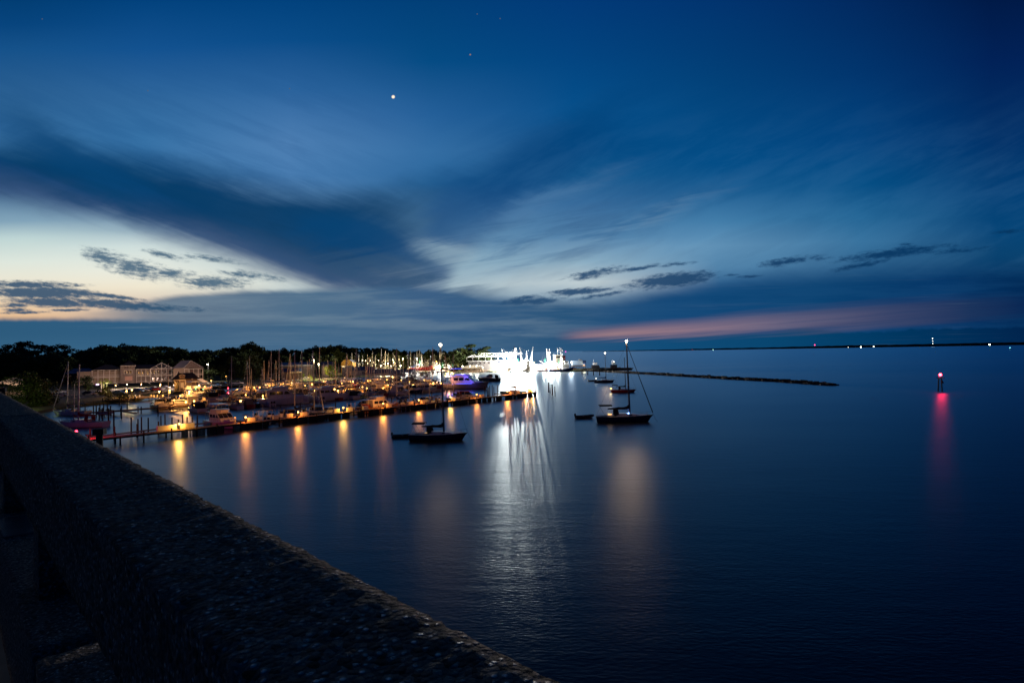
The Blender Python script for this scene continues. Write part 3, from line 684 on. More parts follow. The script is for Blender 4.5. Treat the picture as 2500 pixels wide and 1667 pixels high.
def flybridge(name, hm, L=14., top=None, enclosed=None, trim=None):
    root = empty(name); B = L * .31; F = L * .115
    add_hull(root, L, B, F, hm, fine=2.5, stern=.88, over=.08, bow=.4, flare=.35)
    z = F * 1.03; h1 = L * .15
    a = MB(); a.xprism([(-L * .26, z), (L * .24, z), (L * .16, z + h1 * .45), (L * .05, z + h1), (-L * .28, z + h1)], -B * .38, B * .38); dho = a.build('deckhouse', W_GEL, root)
    f = MB(); f.loft([[(L * .24, -B * .28, z + .02), (L * .24, B * .28, z + .02), (L * .2, B * .2, z + L * .045), (L * .2, -B * .2, z + L * .045)], [(L * .40, -B * .12, z + .15), (L * .40, B * .12, z + .15), (L * .37, B * .08, z + L * .04), (L * .37, -B * .08, z + L * .04)]]); f.build('foredeck_trunk', W_GEL, root)
    windows(dho, [(-L * .23, -L * .13, B * .38, z + h1 * .45, z + h1 * .82, .05), (-L * .115, -L * .01, B * .38, z + h1 * .45, z + h1 * .82, .05), (L * .005, L * .12, B * .38, z + h1 * .47, z + h1 * .82, .75)])
    ws = MB()
    for k in (-1, 0, 1): ws.add([(L * .163, B * (k * .25 - .11), z + h1 * .47), (L * .163, B * (k * .25 + .11), z + h1 * .47), (L * .068, B * (k * .25 + .11), z + h1 * .93), (L * .068, B * (k * .25 - .11), z + h1 * .93)], [(0, 1, 2, 3)])
    ws.build('windshield', DGLASS, dho)
    fb = MB(); zf = z + h1
    fb.loft([[(x, -w_, zf), (x, w_, zf), (x + .1, w_ * 1.02, zf + hh), (x + .1, -w_ * 1.02, zf + hh)] for x, w_, hh in ((-L * .40, B * .40, .12), (-L * .2, B * .41, .16), (-L * .19, B * .41, .75), (L * .02, B * .36, .8), (L * .09, B * .2, .7))]); fb.build('flybridge', W_GEL, root)
    tp = MB(); zt = zf + L * .15
    tp.loft([[(x, -B * .36, zt - .05), (x, -B * .28, zt + .1), (x, B * .28, zt + .1), (x, B * .36, zt - .05)] for x in (-L * .30, -L * .12, L * .03)]); tp.build('bridge_top', top or CBLUE, root)
    ps = MB()
    for x in (-L * .28, -L * .12, L * .01):
        for sy in (-1, 1): ps.tube((x, sy * B * .36, zf + .1), (x, sy * B * .34, zt), .035, .035, 4)
    for x in (-L * .39, -L * .3):
        for sy in (-1, 1): ps.tube((x, sy * B * .38, zf + .1), (x, sy * B * .38, zf + .9), .025, .025, 4); ps.tube((x, sy * B * .4, z), (x, sy * B * .4, zf), .035, .035, 4)
    ps.path([(-L * .3, -B * .38, zf + .9), (-L * .39, -B * .38, zf + .9), (-L * .39, B * .38, zf + .9), (-L * .3, B * .38, zf + .9)], .025, 4)
    ps.build('bridge_rail', STEEL, root)
    if enclosed:
        e = MB(); e.loft([[(-L * .28, -B * .35, zf + .7), (-L * .28, B * .35, zf + .7), (-L * .28, B * .345, zt - .02), (-L * .28, -B * .345, zt - .02)], [(L * .06, -B * .3, zf + .7), (L * .06, B * .3, zf + .7), (L * .02, B * .3, zt - .02), (L * .02, -B * .3, zt - .02)]]); e.build('canvas_enclosure', enclosed, root)
    rd = MB(); rd.tube((-L * .2, 0, zt), (-L * .2, 0, zt + .9), .04, .04, 5); rd.ball((-L * .2, 0, zt + .85), .3, .5); rd.tube((-L * .1, B * .3, zt), (-L * .14, B * .3, zt + 2.6), .015, .008, 3); rd.build('radar_dome', W_GEL, root)
    sp = MB(); sp.box((-L * .52, 0, .35), (L * .06, B * .75, .1)); sp.build('swim_platform', TEAK, root)
    rails(root, L, B, F, .7, .4, 2.5, .88, .4, .99, nst=8, name='bow_rail', r=.022)
    return root
def console_boat(name, hm, L=7., top=None):
    root = empty(name); B = L * .34; F = L * .12
    add_hull(root, L, B, F, hm, fine=2.6, stern=.93, over=.07, bow=.45, flare=.3)
    z = F
    d = MB(); d.box((-.1, 0, z * 1.03), (L * .6, B * .62, .06)); d.build('deck', DECK, root)
    c = MB(); c.box((L * .02, 0, z + .5), (.9, .8, .95), taper=.98); c.box((-L * .13, 0, z + .35), (.5, .9, .65)); co_ = c.build('console', W_GEL, root)
    ws = MB(); ws.add([(L * .02 + .45, -.38, z + .97), (L * .02 + .45, .38, z + .97), (L * .02 + .2, .34, z + 1.4), (L * .02 + .2, -.34, z + 1.4)], [(0, 1, 2, 3)]); ws.build('windshield', DGLASS, co_)
    t = MB(); t.box((-L * .03, 0, z + 2.05), (L * .27, B * .62, .07)); t.build('t_top', top or CBLUE, root)
    p = MB()
    for sx in (-1, 1):
        for sy in (-1, 1): p.tube((-L * .03 + sx * .7, sy * B * .2, z), (-L * .03 + sx * .8, sy * B * .27, z + 2.02), .03, .03, 4)
    for sy in (-1, 1): p.tube((-L * .03, sy * B * .28, z + 2.05), (-L * .25, sy * B * .6, z + 4.6), .018, .01, 3)
    p.build('t_top_frame', ALU, root)
    for sy in ((-.4, .4) if L > 6.5 else (0,)):
        m = MB(); m.box((-L * .52, sy, z + .35), (.5, .38, .65), taper=.85); m.box((-L * .52, sy, .1), (.22, .14, .9)); m.build('outboard_motor', CBLACK if hm is W_GEL else W_GEL, root)
    rails(root, L, B, F, .35, .45, 2.6, .93, .5, .99, nst=5, name='bow_rail', r=.018)
    return root
def dinghy(name, m, L=3.2):
    root = empty(name); t = MB(); pts = [(-L / 2, .62, .3), (-L * .1, .7, .3), (L * .25, .62, .36), (L * .45, .3, .46), (L * .5, 0, .5)]
    pts = pts + [(x, -y, z) for x, y, z in reversed(pts[:-1])]
    t.path(pts, .2, 8); t.build('inflatable_tube', m, root)
    f = MB(); f.prism([(-L / 2, .5), (L * .3, .5), (L * .46, 0), (L * .3, -.5), (-L / 2, -.5)], -.05, .14); f.build('floor', HGREY, root)
    s = MB(); s.box((-.1, 0, .38), (.25, 1.1, .05)); s.build('thwart', TEAK, root)
    o = MB(); o.box((-L * .53, 0, .7), (.3, .26, .42), taper=.8); o.box((-L * .53, 0, .2), (.12, .1, .8)); o.build('outboard_motor', RUBBER, root)
    return root
# ------------------------------------------------------------------ marina layout: three parallel docks
D0 = Vector((-65.6, 103.6)); DD = Vector((73.3, 87.4)).normalized(); NN = Vector((-DD.y, DD.x)); DANG = math.atan2(DD.y, DD.x)
def rowpt(px, off, pyg=980):
    """the point of the line parallel to the long dock at that offset which the photograph shows in column px"""
    y = pyg
    for _ in range(4):
        d = ray(px, y); k = d.x / d.y; q = D0 + NN * off
        s = (k * q.y - q.x) / (DD.x - k * DD.y); p = q + DD * s
        y = 833.5 + 26 + CAMH / p.y * FPX + .018 * (1250 - px)
    return p, s
def dk(s, off): q = D0 + DD * s + NN * off; return q.x, q.y

AMB = 'ffb347'; AMBER = (1., .35, .05)
G_AMB = glow('amber_bulb', (1., .50, .10), 12); G_WHT = glow('white_bulb', (1., .88, .66), 34); G_RED = glow('red_bulb', (1., .03, .06), 14)
G_BLU = glow('blue_strip_light', (.08, .1, 1.), 5.); G_GRN = glow('green_bulb', (.1, 1., .45), 4)
LK = 7.
def dock_lamp(name, loc, label, group, h=1.0, power=40, col=AMBER, bulb=None, r=.13):
    root = empty(name, loc, DANG, label, 'dock lamp', group)
    MB().box((0, 0, h / 2), (.16, .16, h)).build('post', LAMPP, root)
    m = MB(); m.sm = True; m.ball((0, 0, h + .16), r); m.build('globe', bulb or G_AMB, root)
    m = MB(); m.box((0, 0, h + .36), (.34, .34, .05), taper=.6); m.build('cap', LAMPP, root)
    point_light(root, (0, 0, h + .16), col, power * LK, r * 1.25); return root
def dock(name, off, s0, s1, width, z, label, side=-1, screen=None, fingers=(), pil=4.2, flen=9.):
    root = empty(name, (*dk(s0, off), 0), DANG, label, 'dock'); Ln = s1 - s0
    MB().box((Ln / 2, width / 2, z - .04), (Ln, width, .08)).build('deck', PLANK, root)
    f = MB(); f.box((Ln / 2, .07, z - .2), (Ln, .1, .26)); f.box((Ln / 2, width - .07, z - .2), (Ln, .1, .26)); f.build('stringer', DARKWOOD, root)
    r3 = random.Random(int(off) + 5); x = .5; k = 0
    while x < Ln and k < 60:
        m = MB(); hh = z + r3.choice((.0, .55, .7, .6, .05)); m.tube((x, -.16, -1.2), (x, -.16, hh), .15, .13, 7); m.build('piling', PILE, root)
        if k % 2 == 0: MB().tube((x, width + .15, -1.2), (x, width + .15, z + .55), .14, .12, 7).build('piling', PILE, root)
        x += pil * r3.uniform(.85, 1.15); k += 1
    if screen:
        for a, b in screen:
            m = MB(); x = a
            while x < b: m.box((x, .18, z / 2 - .55), (.2, .05, z + .75)); x += .235 if r3.random() < .93 else .5
            m.build('wave_screen', DARKWOOD, root)
    for x in fingers:
        m = MB(); m.box((x, width + flen / 2, z - .28), (.85, flen, .1)); m.box((x, width + flen / 2, z - .42), (.7, flen, .16)); m.build('finger_pier', PLANK, root)
    return root
fing1 = [x for x in (7, 19, 33, 41, 53, 66, 73, 90, 98, 108, 120)]
d1 = dock('long_dock', 0, -14, 114.5, 2.4, 1.5, 'long straight timber dock with a row of amber lamps nearest the bridge', screen=[(19, 27), (28.5, 36), (39, 56), (58, 69), (71.5, 88), (89, 99), (100, 106), (107, 111), (112.5, 128.4)], fingers=fing1)
d2 = dock('middle_dock', 62, 8, 150, 2.2, 1.3, 'second timber dock running parallel behind the long lamp lined dock', fingers=[x for x in range(4, 140, 11)])
d3 = dock('inner_dock', 112, 22, 150, 2.2, 1.3, 'third timber dock closest to the grassy shore of the marina', fingers=[x for x in range(6, 126, 11)])
for dkx, n_ in ((d2, 13), (d3, 11)):
    for x in range(5, 11 * n_, 11):
        m = MB(); m.box((x, -4.5, 1.02), (.85, 9, .1)); m.box((x, -4.5, .88), (.7, 9, .16)); m.build('finger_pier', PLANK, dkx)
# walkway from the left end of the inner docks to the promenade
w0 = P(352, 974, 0); w1 = Vector((*dk(22, 113), 0)); wr = empty('access_pier', (w0.x, w0.y, 0), math.atan2(w1.y - w0.y, w1.x - w0.x), 'narrow timber pier joining the promenade to the inner dock', 'pier')
wl = (w1 - w0).length; MB().box((wl / 2, 0, 1.25), (wl, 1.8, .1)).build('deck', PLANK, wr)
for i in range(8): MB().tube((wl * i / 7, -1, -1), (wl * i / 7, -1, 1.9), .14, .12, 6).build('piling', PILE, wr)

LG = 'amber lamps along the long dock'
lx = [437.6, 600, 728, 838.6, 936, 1023, 1100, 1164, 1239, 1284]
for i, x in enumerate(lx):
    p, s = rowpt(x, .9)
    nm = ('First', 'Second', 'Third', 'Fourth', 'Fifth', 'Sixth', 'Seventh', 'Eighth', 'Ninth', 'Tenth')[i].lower()
    dock_lamp('dock_lamp', (p.x, p.y, 1.5), f'{nm} amber lamp from the left end of the long dock nearest the bridge', LG, .95, power=(100, 80, 75, 95, 95, 75, 85, 80, 130, 120)[i], col=((1., .44, .07) if i in (0, 3, 6) else (1., .30, .045)), r=.16)
p, s = rowpt(1300, 1.2); dock_lamp('dock_lamp', (p.x, p.y, 1.5), 'last amber lamp at the outer end of the long dock', LG, .95, power=110, col=(1., .40, .06), r=.16)
# storage boxes on the long dock
BG = 'storage boxes on the long dock'
boxes = [(395, 'white dock box leftmost on the long dock beside the open water'), (418, 'white dock box second from the left end of the long dock'), (452, 'long white dock box right of the first amber lamp'), (463, 'small white dock box right behind the long box by the first lamp'),
 (614, 'white dock box right of the second amber lamp'), (674, 'reddish lit dock box midway between the second and third lamps'), (706, 'white dock box just left of the third amber lamp'), (742, 'white dock box just right of the third amber lamp'),
 (821, 'white dock box left of the fourth amber lamp'), (853, 'white dock box right of the fourth amber lamp'), (892, 'pale dock box between fourth lamp and the wooden trawler'), (950, 'white dock box right of the fifth amber lamp'), (1002, 'pale dock box left of the sixth amber lamp'), (1033, 'white dock box right of the sixth amber lamp'), (1107, 'small white dock box beside the seventh amber lamp'), (1176, 'white dock box right of the eighth amber lamp'), (1249, 'white dock box right of the ninth amber lamp'), (1264, 'amber lit dock box in front of the sailboat at the dock head'), (1294, 'large brown dock box by the tenth lamp')]
src = None
for x, lb in boxes:
    p, s = rowpt(x, 1.85)
    if src is None:
        src = empty('dock_box'); MB().box((0, 0, .33), (1.3, .62, .6), taper=.94).build('body', WBOX, src); MB().box((0, 0, .67), (1.36, .68, .09), taper=.9).build('lid', WBOX, src); o = src
    else: o = copy_tree(src)
    o.location = (p.x, p.y, 1.5); o.rotation_euler = (0, 0, DANG); o.scale = (1.25, 1.1, 1.35) if 'long' in lb or 'large' in lb else (1, 1, 1) if 'small' in lb else (1.1, 1, 1.2)
    tag(o, lb, 'dock box', BG)
# bicycle leaning by the fifth lamp
def bicycle(loc, rz, label):
    r = empty('bicycle', loc, rz, label, 'bicycle')
    for x in (-.52, .52):
        m = MB(); pts = [(x + .33 * math.cos(a), 0, .34 + .33 * math.sin(a)) for a in [i * math.pi / 7 for i in range(15)]]; m.path(pts, .025, 4)
        for a in range(4): m.tube((x, 0, .34), (x + .33 * math.cos(a * 1.57), 0, .34 + .33 * math.sin(a * 1.57)), .006, .006, 3)
        m.build('wheel', RUBBER, r)
    m = MB(); m.path([(-.52, 0, .34), (-.05, 0, .3), (.38, 0, .85), (-.2, 0, .85), (-.05, 0, .3)], .022, 4); m.path([(-.2, 0, .85), (-.52, 0, .34)], .018, 4); m.path([(.36, 0, .95), (.52, 0, .34)], .02, 4); m.build('frame', STEELP, r)
    m = MB(); m.tube((.36, -.25, .98), (.36, .25, .98), .018, .018, 4); m.build('handlebar', ALU, r); MB().box((-.22, 0, .93), (.26, .12, .06)).build('saddle', RUBBER, r)
p, s = rowpt(924, 1.2); bicycle((p.x, p.y, 1.5), DANG, 'bicycle parked on the long dock left of the fifth amber lamp')

# lamps on the other docks and the shore
def simple_lamp(x, off, z, nm, label, grp, power=60, col=AMBER, bulb=None, h=1.1, r=.18):
    p, s = rowpt(x, off); return dock_lamp('dock_lamp', (p.x, p.y, z), label, grp, h, power * 2.1, col, bulb, r * 1.4)
G2 = 'amber lamps on the middle dock'
for x, lb in ((454, 'brightest amber lamp among the boats at the left end of the middle dock'), (474, 'dim amber lamp low between the orange lit boats and the navy topped cruiser'), (642, 'amber lamp left of the big blue topped motor yacht'), (817, 'left one of a close pair of lamps on the middle dock'), (825, 'right one of a close pair of lamps on the middle dock'), (858, 'amber lamp right of the lamp pair on the middle dock'), (896, 'amber lamp above the small cruisers behind the wooden trawler'), (1009, 'amber lamp among white sailing hulls left of the tall masthead light'), (1077, 'orange lamp just right of the anchored boats mast with the white light'), (1115, 'orange lamp beside the stern of the blue lit yacht')):
    simple_lamp(x, 62 if x != 454 else 60, 1.3, '', lb, G2, (95 if x != 454 else 45) if x != 474 else 30, h=.9 if x != 817 else 1.5)
G3 = 'amber lamps on the inner dock'
for x, lb in ((414, 'amber lamp below the first lone mast at the left end of the inner dock'), (580, 'amber lamp right of the red light at the grassy shore'), (621, 'amber lamp left of a pair of short masts on the inner dock'), (634, 'amber lamp under the pair of short masts on the inner dock'), (663, 'amber lamp under the white flybridge boat by the lawn'), (684, 'amber lamp right of the white flybridge boat by the lawn'), (727, 'amber lamp below the bright lawn on the inner dock'), (762, 'faint amber lamp below the yellow green tree'), (862, 'amber lamp right of the red dock light'), (898, 'left one of two amber lamps below the boathouse'), (904, 'right one of two amber lamps below the boathouse'), (945, 'dim amber lamp right of the boathouse lamps')):
    simple_lamp(x, 113, 1.3, '', lb, G3, 60, h=1.)
for x, off, lb in ((557, 113, 'red lamp on a post by the parked pickup at the shore end'), (842, 108, 'red lamp below the boathouse among the inner dock masts'),): 
    p, s = rowpt(x, off); dock_lamp('red_dock_light', (p.x, p.y, 1.3), lb, 'red dock lights', 1.4 if x == 557 else 1.6, 130, (1., .03, .05), G_RED, .22)
GS = 'promenade lamps on the shore'
for x, y, lb, pw in ((309, 969, 'left promenade lamp beside the parked cars', 150), (322, 966, 'second promenade lamp just right of the left one', 110), (389, 971, 'bright promenade lamp at the right bend of the pale path', 170), (391, 956, 'parking lot lamp above the bright promenade lamp', 90), (414, 968, 'lamp at the foot of the lone mast below the hotel', 120)):
    p = P(x, y, 1.2); dock_lamp('promenade_lamp', (p.x, p.y, 1.2), lb, GS, 2.0 if y > 960 else 2.4, pw * 2.2, (1., .45, .1), r=.22)
# bollards along the promenade
ORD0 = ['first', 'second', 'third', 'fourth', 'fifth', 'sixth', 'seventh', 'eighth']
for i, x in enumerate((300, 316, 330, 340, 368, 375, 385, 398)):
    p = P(x, 969.5, 1.2); o = MB().box((0, 0, .45), (.4, .4, .9), taper=.9).build('bollard', WBOX, None, (p.x, p.y, 1.2)); tag(o, f'short pale bollard, {ORD0[i]} from left on the promenade edge below the hotel', 'bollard', 'pale bollards along the promenade')

# ------------------------------------------------------------------ free mooring piles
pg = 'timber mooring piles standing in the water'
psrc = MB().tube((0, 0, -1.5), (0, 0, 3.2), .15, .12, 8).build('mooring_pile', PILE); first = [True]
def mpile(x, y, h, label='tall dark mooring pile rising beside the long dock', grp=pg, k=1.):
    if first[0]: o = psrc; first[0] = False
    else: o = psrc.copy(); COL.objects.link(o)
    o.location = (x, y, 0); o.scale = (k, k, h / 3.2); tag(o, label, 'mooring pile', grp); return o
for x in (320.5, 337, 345.5, 362, 393, 403, 420, 446, 457, 470, 482, 1184, 1190, 1196, 1202, 1206, 1215, 1290, 1299, 1302.5, 1307.5):
    p, s = rowpt(x, (14 if x < 400 or 1180 < x < 1290 else 11 if x < 500 else 4.5)); mpile(p.x, p.y, 3.4 + .5 * math.sin(x))
for off, a, b, st in ((13.5, 30, 112, 8.5), (50, 8, 140, 9.), (76, 8, 140, 9.), (98, 22, 140, 10), (127, 25, 120, 10)):
    s = a
    while s < b: mpile(*dk(s + rng.uniform(-1.5, 1.5), off + rng.uniform(-1, 1)), rng.uniform(2.6, 3.6), {13.5: 'dark mooring pile at the outer end of a berth behind the long dock', 50: 'dark mooring pile standing in the fairway before the middle dock', 76: 'dark mooring pile between the boats behind the middle dock', 98: 'dark mooring pile between the boats before the inner dock', 127: 'dark mooring pile between the inner dock and the shore'}[off]); s += st
for i, (x, yb, yt, k) in enumerate(((1340, 958, 933.5, 1.9), (1343.5, 960, 938, .9), (1348.5, 965, 938, 1.9), (1355, 968.5, 943, 1.1))):
    p = P(x, yb, 0); q = PY(x, yt, p.y)
    mpile(p.x, p.y, q.z, ('thick leftmost pile of four standing alone in open water right of the dock head', 'thin second pile of four standing alone in open water', 'thick third pile of four standing alone in open water', 'slim rightmost pile of four standing alone in open water')[i], 'four lone piles in open water', k)
# capped pile just beyond the bridge railing
p = PY(243, 1046, 52); r = empty('fender_pile', (p.x, p.y, 0), .3, 'thick dark pile with a square cap rising just behind the bridge railing', 'pile')
MB().tube((0, 0, -1.5), (0, 0, p.z - .55), .30, .27, 10).build('shaft', PILE, r); m = MB(); m.box((0, 0, p.z - .27), (.86, .86, .54), taper=.97); m.build('cap', CBLACK, r)
p = PY(8, 947, 46); r = empty('fender_pile', (p.x, p.y, 0), .3, 'short dark capped post rising behind the railing at the far left edge', 'pile')
MB().tube((0, 0, -1.5), (0, 0, p.z - .3), .14, .13, 8).build('shaft', PILE, r); m = MB(); m.box((0, 0, p.z - .15), (.36, .36, .3), taper=.95); m.build('cap', CBLACK, r)

# ------------------------------------------------------------------ boats in their slips
sail_protos = [sailboat('sailboat', W_GEL, CBLUE, bimini=CBLUE, furl=CBLUE), sailboat('sailboat', NAVY, CTAN, bimini=CTAN, furl=CWHITE), sailboat('sailboat', W_CREAM, CGREEN, furl=CWHITE), sailboat('sailboat', W_GEL, CBLACK, bimini=CBLACK), sailboat('sailboat', HRED, CWHITE, furl=CWHITE), sailboat('sailboat', HGREEN, CTAN)]
sail_desc = ['white sailboat with blue canvas', 'navy sailboat with tan sail cover', 'cream sailboat with green sail cover', 'white sailboat with black canvas', 'red sailboat with white sail cover', 'dark green sailboat with tan sail cover']
sused = set()
NANG = math.atan2(NN.y, NN.x)
def place(protos, used_, k, x, y, rz, sc, label, cat, grp, z=0.):
    s_ = protos[k]; o = s_ if k not in used_ else copy_tree(s_); used_.add(k)
    o.location = (x, y, z); o.rotation_euler = (0, 0, rz); o.scale = (sc,) * 3 if not isinstance(sc, tuple) else sc
    return tag(o, label, cat, grp)
ORD = ['first', 'second', 'third', 'fourth', 'fifth', 'sixth', 'seventh', 'eighth', 'ninth', 'tenth', 'eleventh', 'twelfth', 'thirteenth', 'fourteenth', 'fifteenth', 'sixteenth', 'seventeenth', 'eighteenth', 'nineteenth', 'twentieth', 'twenty-first', 'twenty-second', 'twenty-third', 'twenty-fourth', 'twenty-fifth', 'twenty-sixth', 'twenty-seventh']
SG = 'sailboats berthed in the marina'
rows = {  # offset: (where, [(px of the mast, y of its top, kind)])
 9.5: ('behind the long dock', [(719, 853.5, 3), (768, 850.5, 1), (968, 846, 0), (1000, 852, 3), (1107, 862, 2), (1260, 841, 5)]),
 53: ('before the middle dock', [(565, 865, 0), (740, 849, 3), (873, 848, 1), (1038, 870, 2)]),
 73: ('behind the middle dock', [(410.5, 884, 3), (605, 875.5, 0), (613.5, 898, 2), (656, 876.5, 3), (755, 872, 5), (821, 871, 0), (1056, 844, 3), (1089, 864, 2)]),
 103: ('before the inner dock', [(609, 867, 3), (641, 894.5, 2), (662, 854, 1), (681, 848.5, 3), (780, 845, 0), (845, 873, 4), (902, 868, 1), (954, 868, 3), (985, 872, 0)]),
 123: ('behind the inner dock', [(644.5, 878.7, 0), (675, 876.5, 3), (708, 861, 2), (849, 860, 1), (866, 872, 0), (931, 866, 3), (1011, 862, 2)]),
}
occupied = {k: [] for k in rows}
extra = {9.5: [(913, 868, 2), (1048, 872, 1)], 53: [(812, 880, 4), (846, 868, 2), (907, 866, 3), (968, 872, 0), (1022, 876, 3)], 73: [(690, 880, 1), (722, 885, 2), (858, 878, 4), (893, 882, 0), (940, 868, 1), (962, 880, 2), (997, 876, 3), (1027, 868, 0), (1072, 874, 1)],
 103: [(712, 882, 1), (736, 878, 0), (802, 876, 2), (827, 885, 3), (872, 880, 0), (925, 876, 2), (968, 884, 1)], 123: [(728, 886, 0), (752, 880, 1), (790, 884, 3), (818, 888, 2), (896, 878, 0), (915, 884, 3), (948, 880, 1), (978, 876, 0), (996, 884, 2)]}
for off, (where, lst) in rows.items():
    lst += extra[off]; lst.sort()
    for i, (x, yt, k) in enumerate(lst):
        p, s = rowpt(x, off); q = PY(x, yt, p.y); H = max(7., q.z); sc = H / 14.5 * (.97)
        dirn = NANG if (i % 3 != 1) else NANG + math.pi
        ship = 'white ' ; lab = f'{sail_desc[k]}, {ORD[i]} mast from left {where}'
        off_m = .09 * 10 * sc                     # mast foot sits a little forward of the middle
        cx, cy = p.x - math.cos(dirn) * off_m, p.y - math.sin(dirn) * off_m
        place(sail_protos, sused, k, cx, cy, dirn, (sc * .92, sc * .92, sc), lab, 'sailboat', SG); occupied[off].append(s)
# motor boats
mp = {'cn': cruiser('motor_cruiser', W_GEL, 11, CBLUE, CBLACK), 'cw': cruiser('motor_cruiser', W_GEL, 11, W_GEL, None, True), 'ck': cruiser('motor_cruiser', NAVY, 10, CBLACK, CBLACK),
      'fb': flybridge('flybridge_yacht', W_GEL, 14, CBLUE), 'fw': flybridge('flybridge_yacht', W_GEL, 14, W_GEL, None), 'fk': flybridge('flybridge_yacht', NAVY, 13, CBLACK, CBLACK), 'fr': flybridge('flybridge_yacht', W_GEL, 12, W_GEL),
      'cc': console_boat('fishing_boat', W_GEL, 7.5, CBLUE), 'cd': console_boat('fishing_boat', HGREY, 7, CTAN), 'cx': cruiser('motor_cruiser', W_CREAM, 10, CRED, CRED), 'cr': cruiser('motor_cruiser', HRED, 9.5, CTAN, CTAN)}
mdesc = {'cn': 'white cruiser with blue bimini', 'cw': 'white hardtop cruiser', 'ck': 'navy cruiser with black canvas', 'fb': 'white flybridge yacht with blue top', 'fw': 'white flybridge yacht with white top', 'fk': 'navy flybridge yacht with black enclosure', 'fr': 'small white flybridge boat', 'cc': 'white center console boat with blue top', 'cd': 'grey fishing boat with tan top', 'cx': 'cream cruiser with red canvas', 'cr': 'red hulled cruiser with tan canvas'}
mused = set(); MG = 'motor boats berthed in the marina'
mrows = {
 9.: ('behind the long dock', [(543, 'fr', 1, 1.), (628, 'cc', 0, 1.05), (655, 'cd', 1, 1.), (684, 'cc', 1, 1.), (800, 'cw', 0, .7), (880, 'cx', 0, .8), (905, 'cn', 1, .85), (1033, 'cw', 0, .8), (1142, 'cx', 1, 1.)]),
 52.: ('before the middle dock', [(508, 'fk', 0, .95), (543, 'ck', 1, .8), (596, 'cr', 0, .95), (620, 'ck', 1, .8), (690, 'fb', -1, 1.25), (803, 'fw', -1, 1.05), (850, 'cn', 0, .9), (900, 'cw', 1, .9), (948, 'fb', 0, .9), (1012, 'ck', 1, 1.), (1062, 'cx', 0, .9)]),
 74.: ('behind the middle dock', [(385, 'cw', 0, .95), (432, 'cn', -1, 1.1), (462, 'fr', 0, 1.), (530, 'cx', 1, 1.), (700, 'ck', 1, 1.), (728, 'cn', 0, 1.), (775, 'fk', 0, .9), (880, 'cx', 1, 1.), (915, 'fr', 0, 1.), (970, 'cw', 1, 1.), (1020, 'cn', 0, 1.)]),
 103.: ('before the inner dock', [(478, 'fw', 1, 1.1), (505, 'fr', 1, 1.1), (528, 'cn', 0, 1.), (548, 'cd', 1, 1.), (700, 'fr', 1, 1.), (722, 'fw', 0, .9), (748, 'ck', 1, 1.), (805, 'cw', 0, 1.), (825, 'cn', 1, 1.), (922, 'fr', 0, 1.), (1002, 'ck', 0, 1.)]),
 121.: ('behind the inner dock', [(655, 'fw', 0, .8), (600, 'fr', 0, .7), (735, 'cw', 0, .9), (760, 'cc', 1, 1.1), (790, 'fr', 0, .8), (812, 'cd', 1, 1.), (880, 'cn', 1, .9), (900, 'cw', 0, .9), (955, 'fr', 0, .9), (975, 'cr', 1, .9)]),
}
mextra = {9.: [(600, 'cd', 0, .8), (712, 'cr', 1, .85), (745, 'cc', 0, .9), (780, 'ck', 1, .8), (856, 'cc', 0, 1.), (985, 'cc', 1, .9), (1012, 'cd', 0, .9), (1070, 'cc', 1, .9)], 52.: [(478, 'cn', 0, .85), (578, 'cc', 1, 1.), (650, 'cc', 0, 1.), (735, 'cn', 1, .9), (770, 'cc', 0, 1.1), (875, 'ck', 1, .8), (925, 'cr', 0, .9), (980, 'cw', 1, .9), (1038, 'fr', 1, .9)],
 74.: [(408, 'ck', 1, .9), (487, 'cc', 1, 1.), (560, 'cr', 0, .9), (592, 'fr', 1, .9), (625, 'cn', 0, .9), (650, 'cw', 1, .9), (672, 'cc', 0, 1.), (752, 'cx', 1, .9), (800, 'cn', 0, .9), (825, 'cw', 1, .9), (850, 'cr', 0, .9), (945, 'ck', 0, .9), (995, 'cc', 1, 1.1), (1046, 'fr', 1, .9)],
 103.: [(570, 'cw', 0, .8), (590, 'cc', 1, 1.), (640, 'ck', 0, .9), (672, 'cn', 1, .9), (772, 'cx', 0, .9), (850, 'fr', 1, .9), (872, 'cw', 0, .9), (895, 'cc', 1, 1.), (945, 'cr', 0, .9), (975, 'cn', 1, .9)], 121.: [(620, 'cc', 1, 1.), (680, 'ck', 0, .9), (705, 'cx', 1, .9), (835, 'fr', 0, .8), (925, 'cc', 0, 1.), (995, 'cn', 0, .9)]}
for off, (where, lst) in mrows.items():
    lst += mextra[off]; lst.sort(key=lambda t: t[0])
    for i, (x, k, dr, sc) in enumerate(lst):
        p, s = rowpt(x, off); rz = NANG + (math.pi if dr == 1 else 0) if dr >= 0 else DANG - .35
        lab = f'{mdesc[k]}, {ORD[i]} motor boat from left {where}'
        keys = list(mp); src_ = mp[k]
        o = src_ if k not in mused else copy_tree(src_); mused.add(k)
        o.location = (p.x, p.y, 0); o.rotation_euler = (0, 0, rz + rng.uniform(-.05, .05)); o.scale = (sc,) * 3; tag(o, lab, 'motor boat', MG)
for k in mp:
    if k not in mused: print('UNUSED', k)
# wooden trawler yacht lying along the long dock by the fifth lamp
o = flybridge('trawler_yacht', mat('varnished_orange_hull', (.30, .13, .05), .4, vary=.2), 13, CBLUE); p, s = rowpt(928, 6.5)
o.location = (p.x, p.y, 0); o.rotation_euler = (0, 0, DANG); o.scale = (.95, .95, .95); tag(o, 'orange brown hulled trawler with blue top lying along the long dock by the fifth lamp', 'trawler')
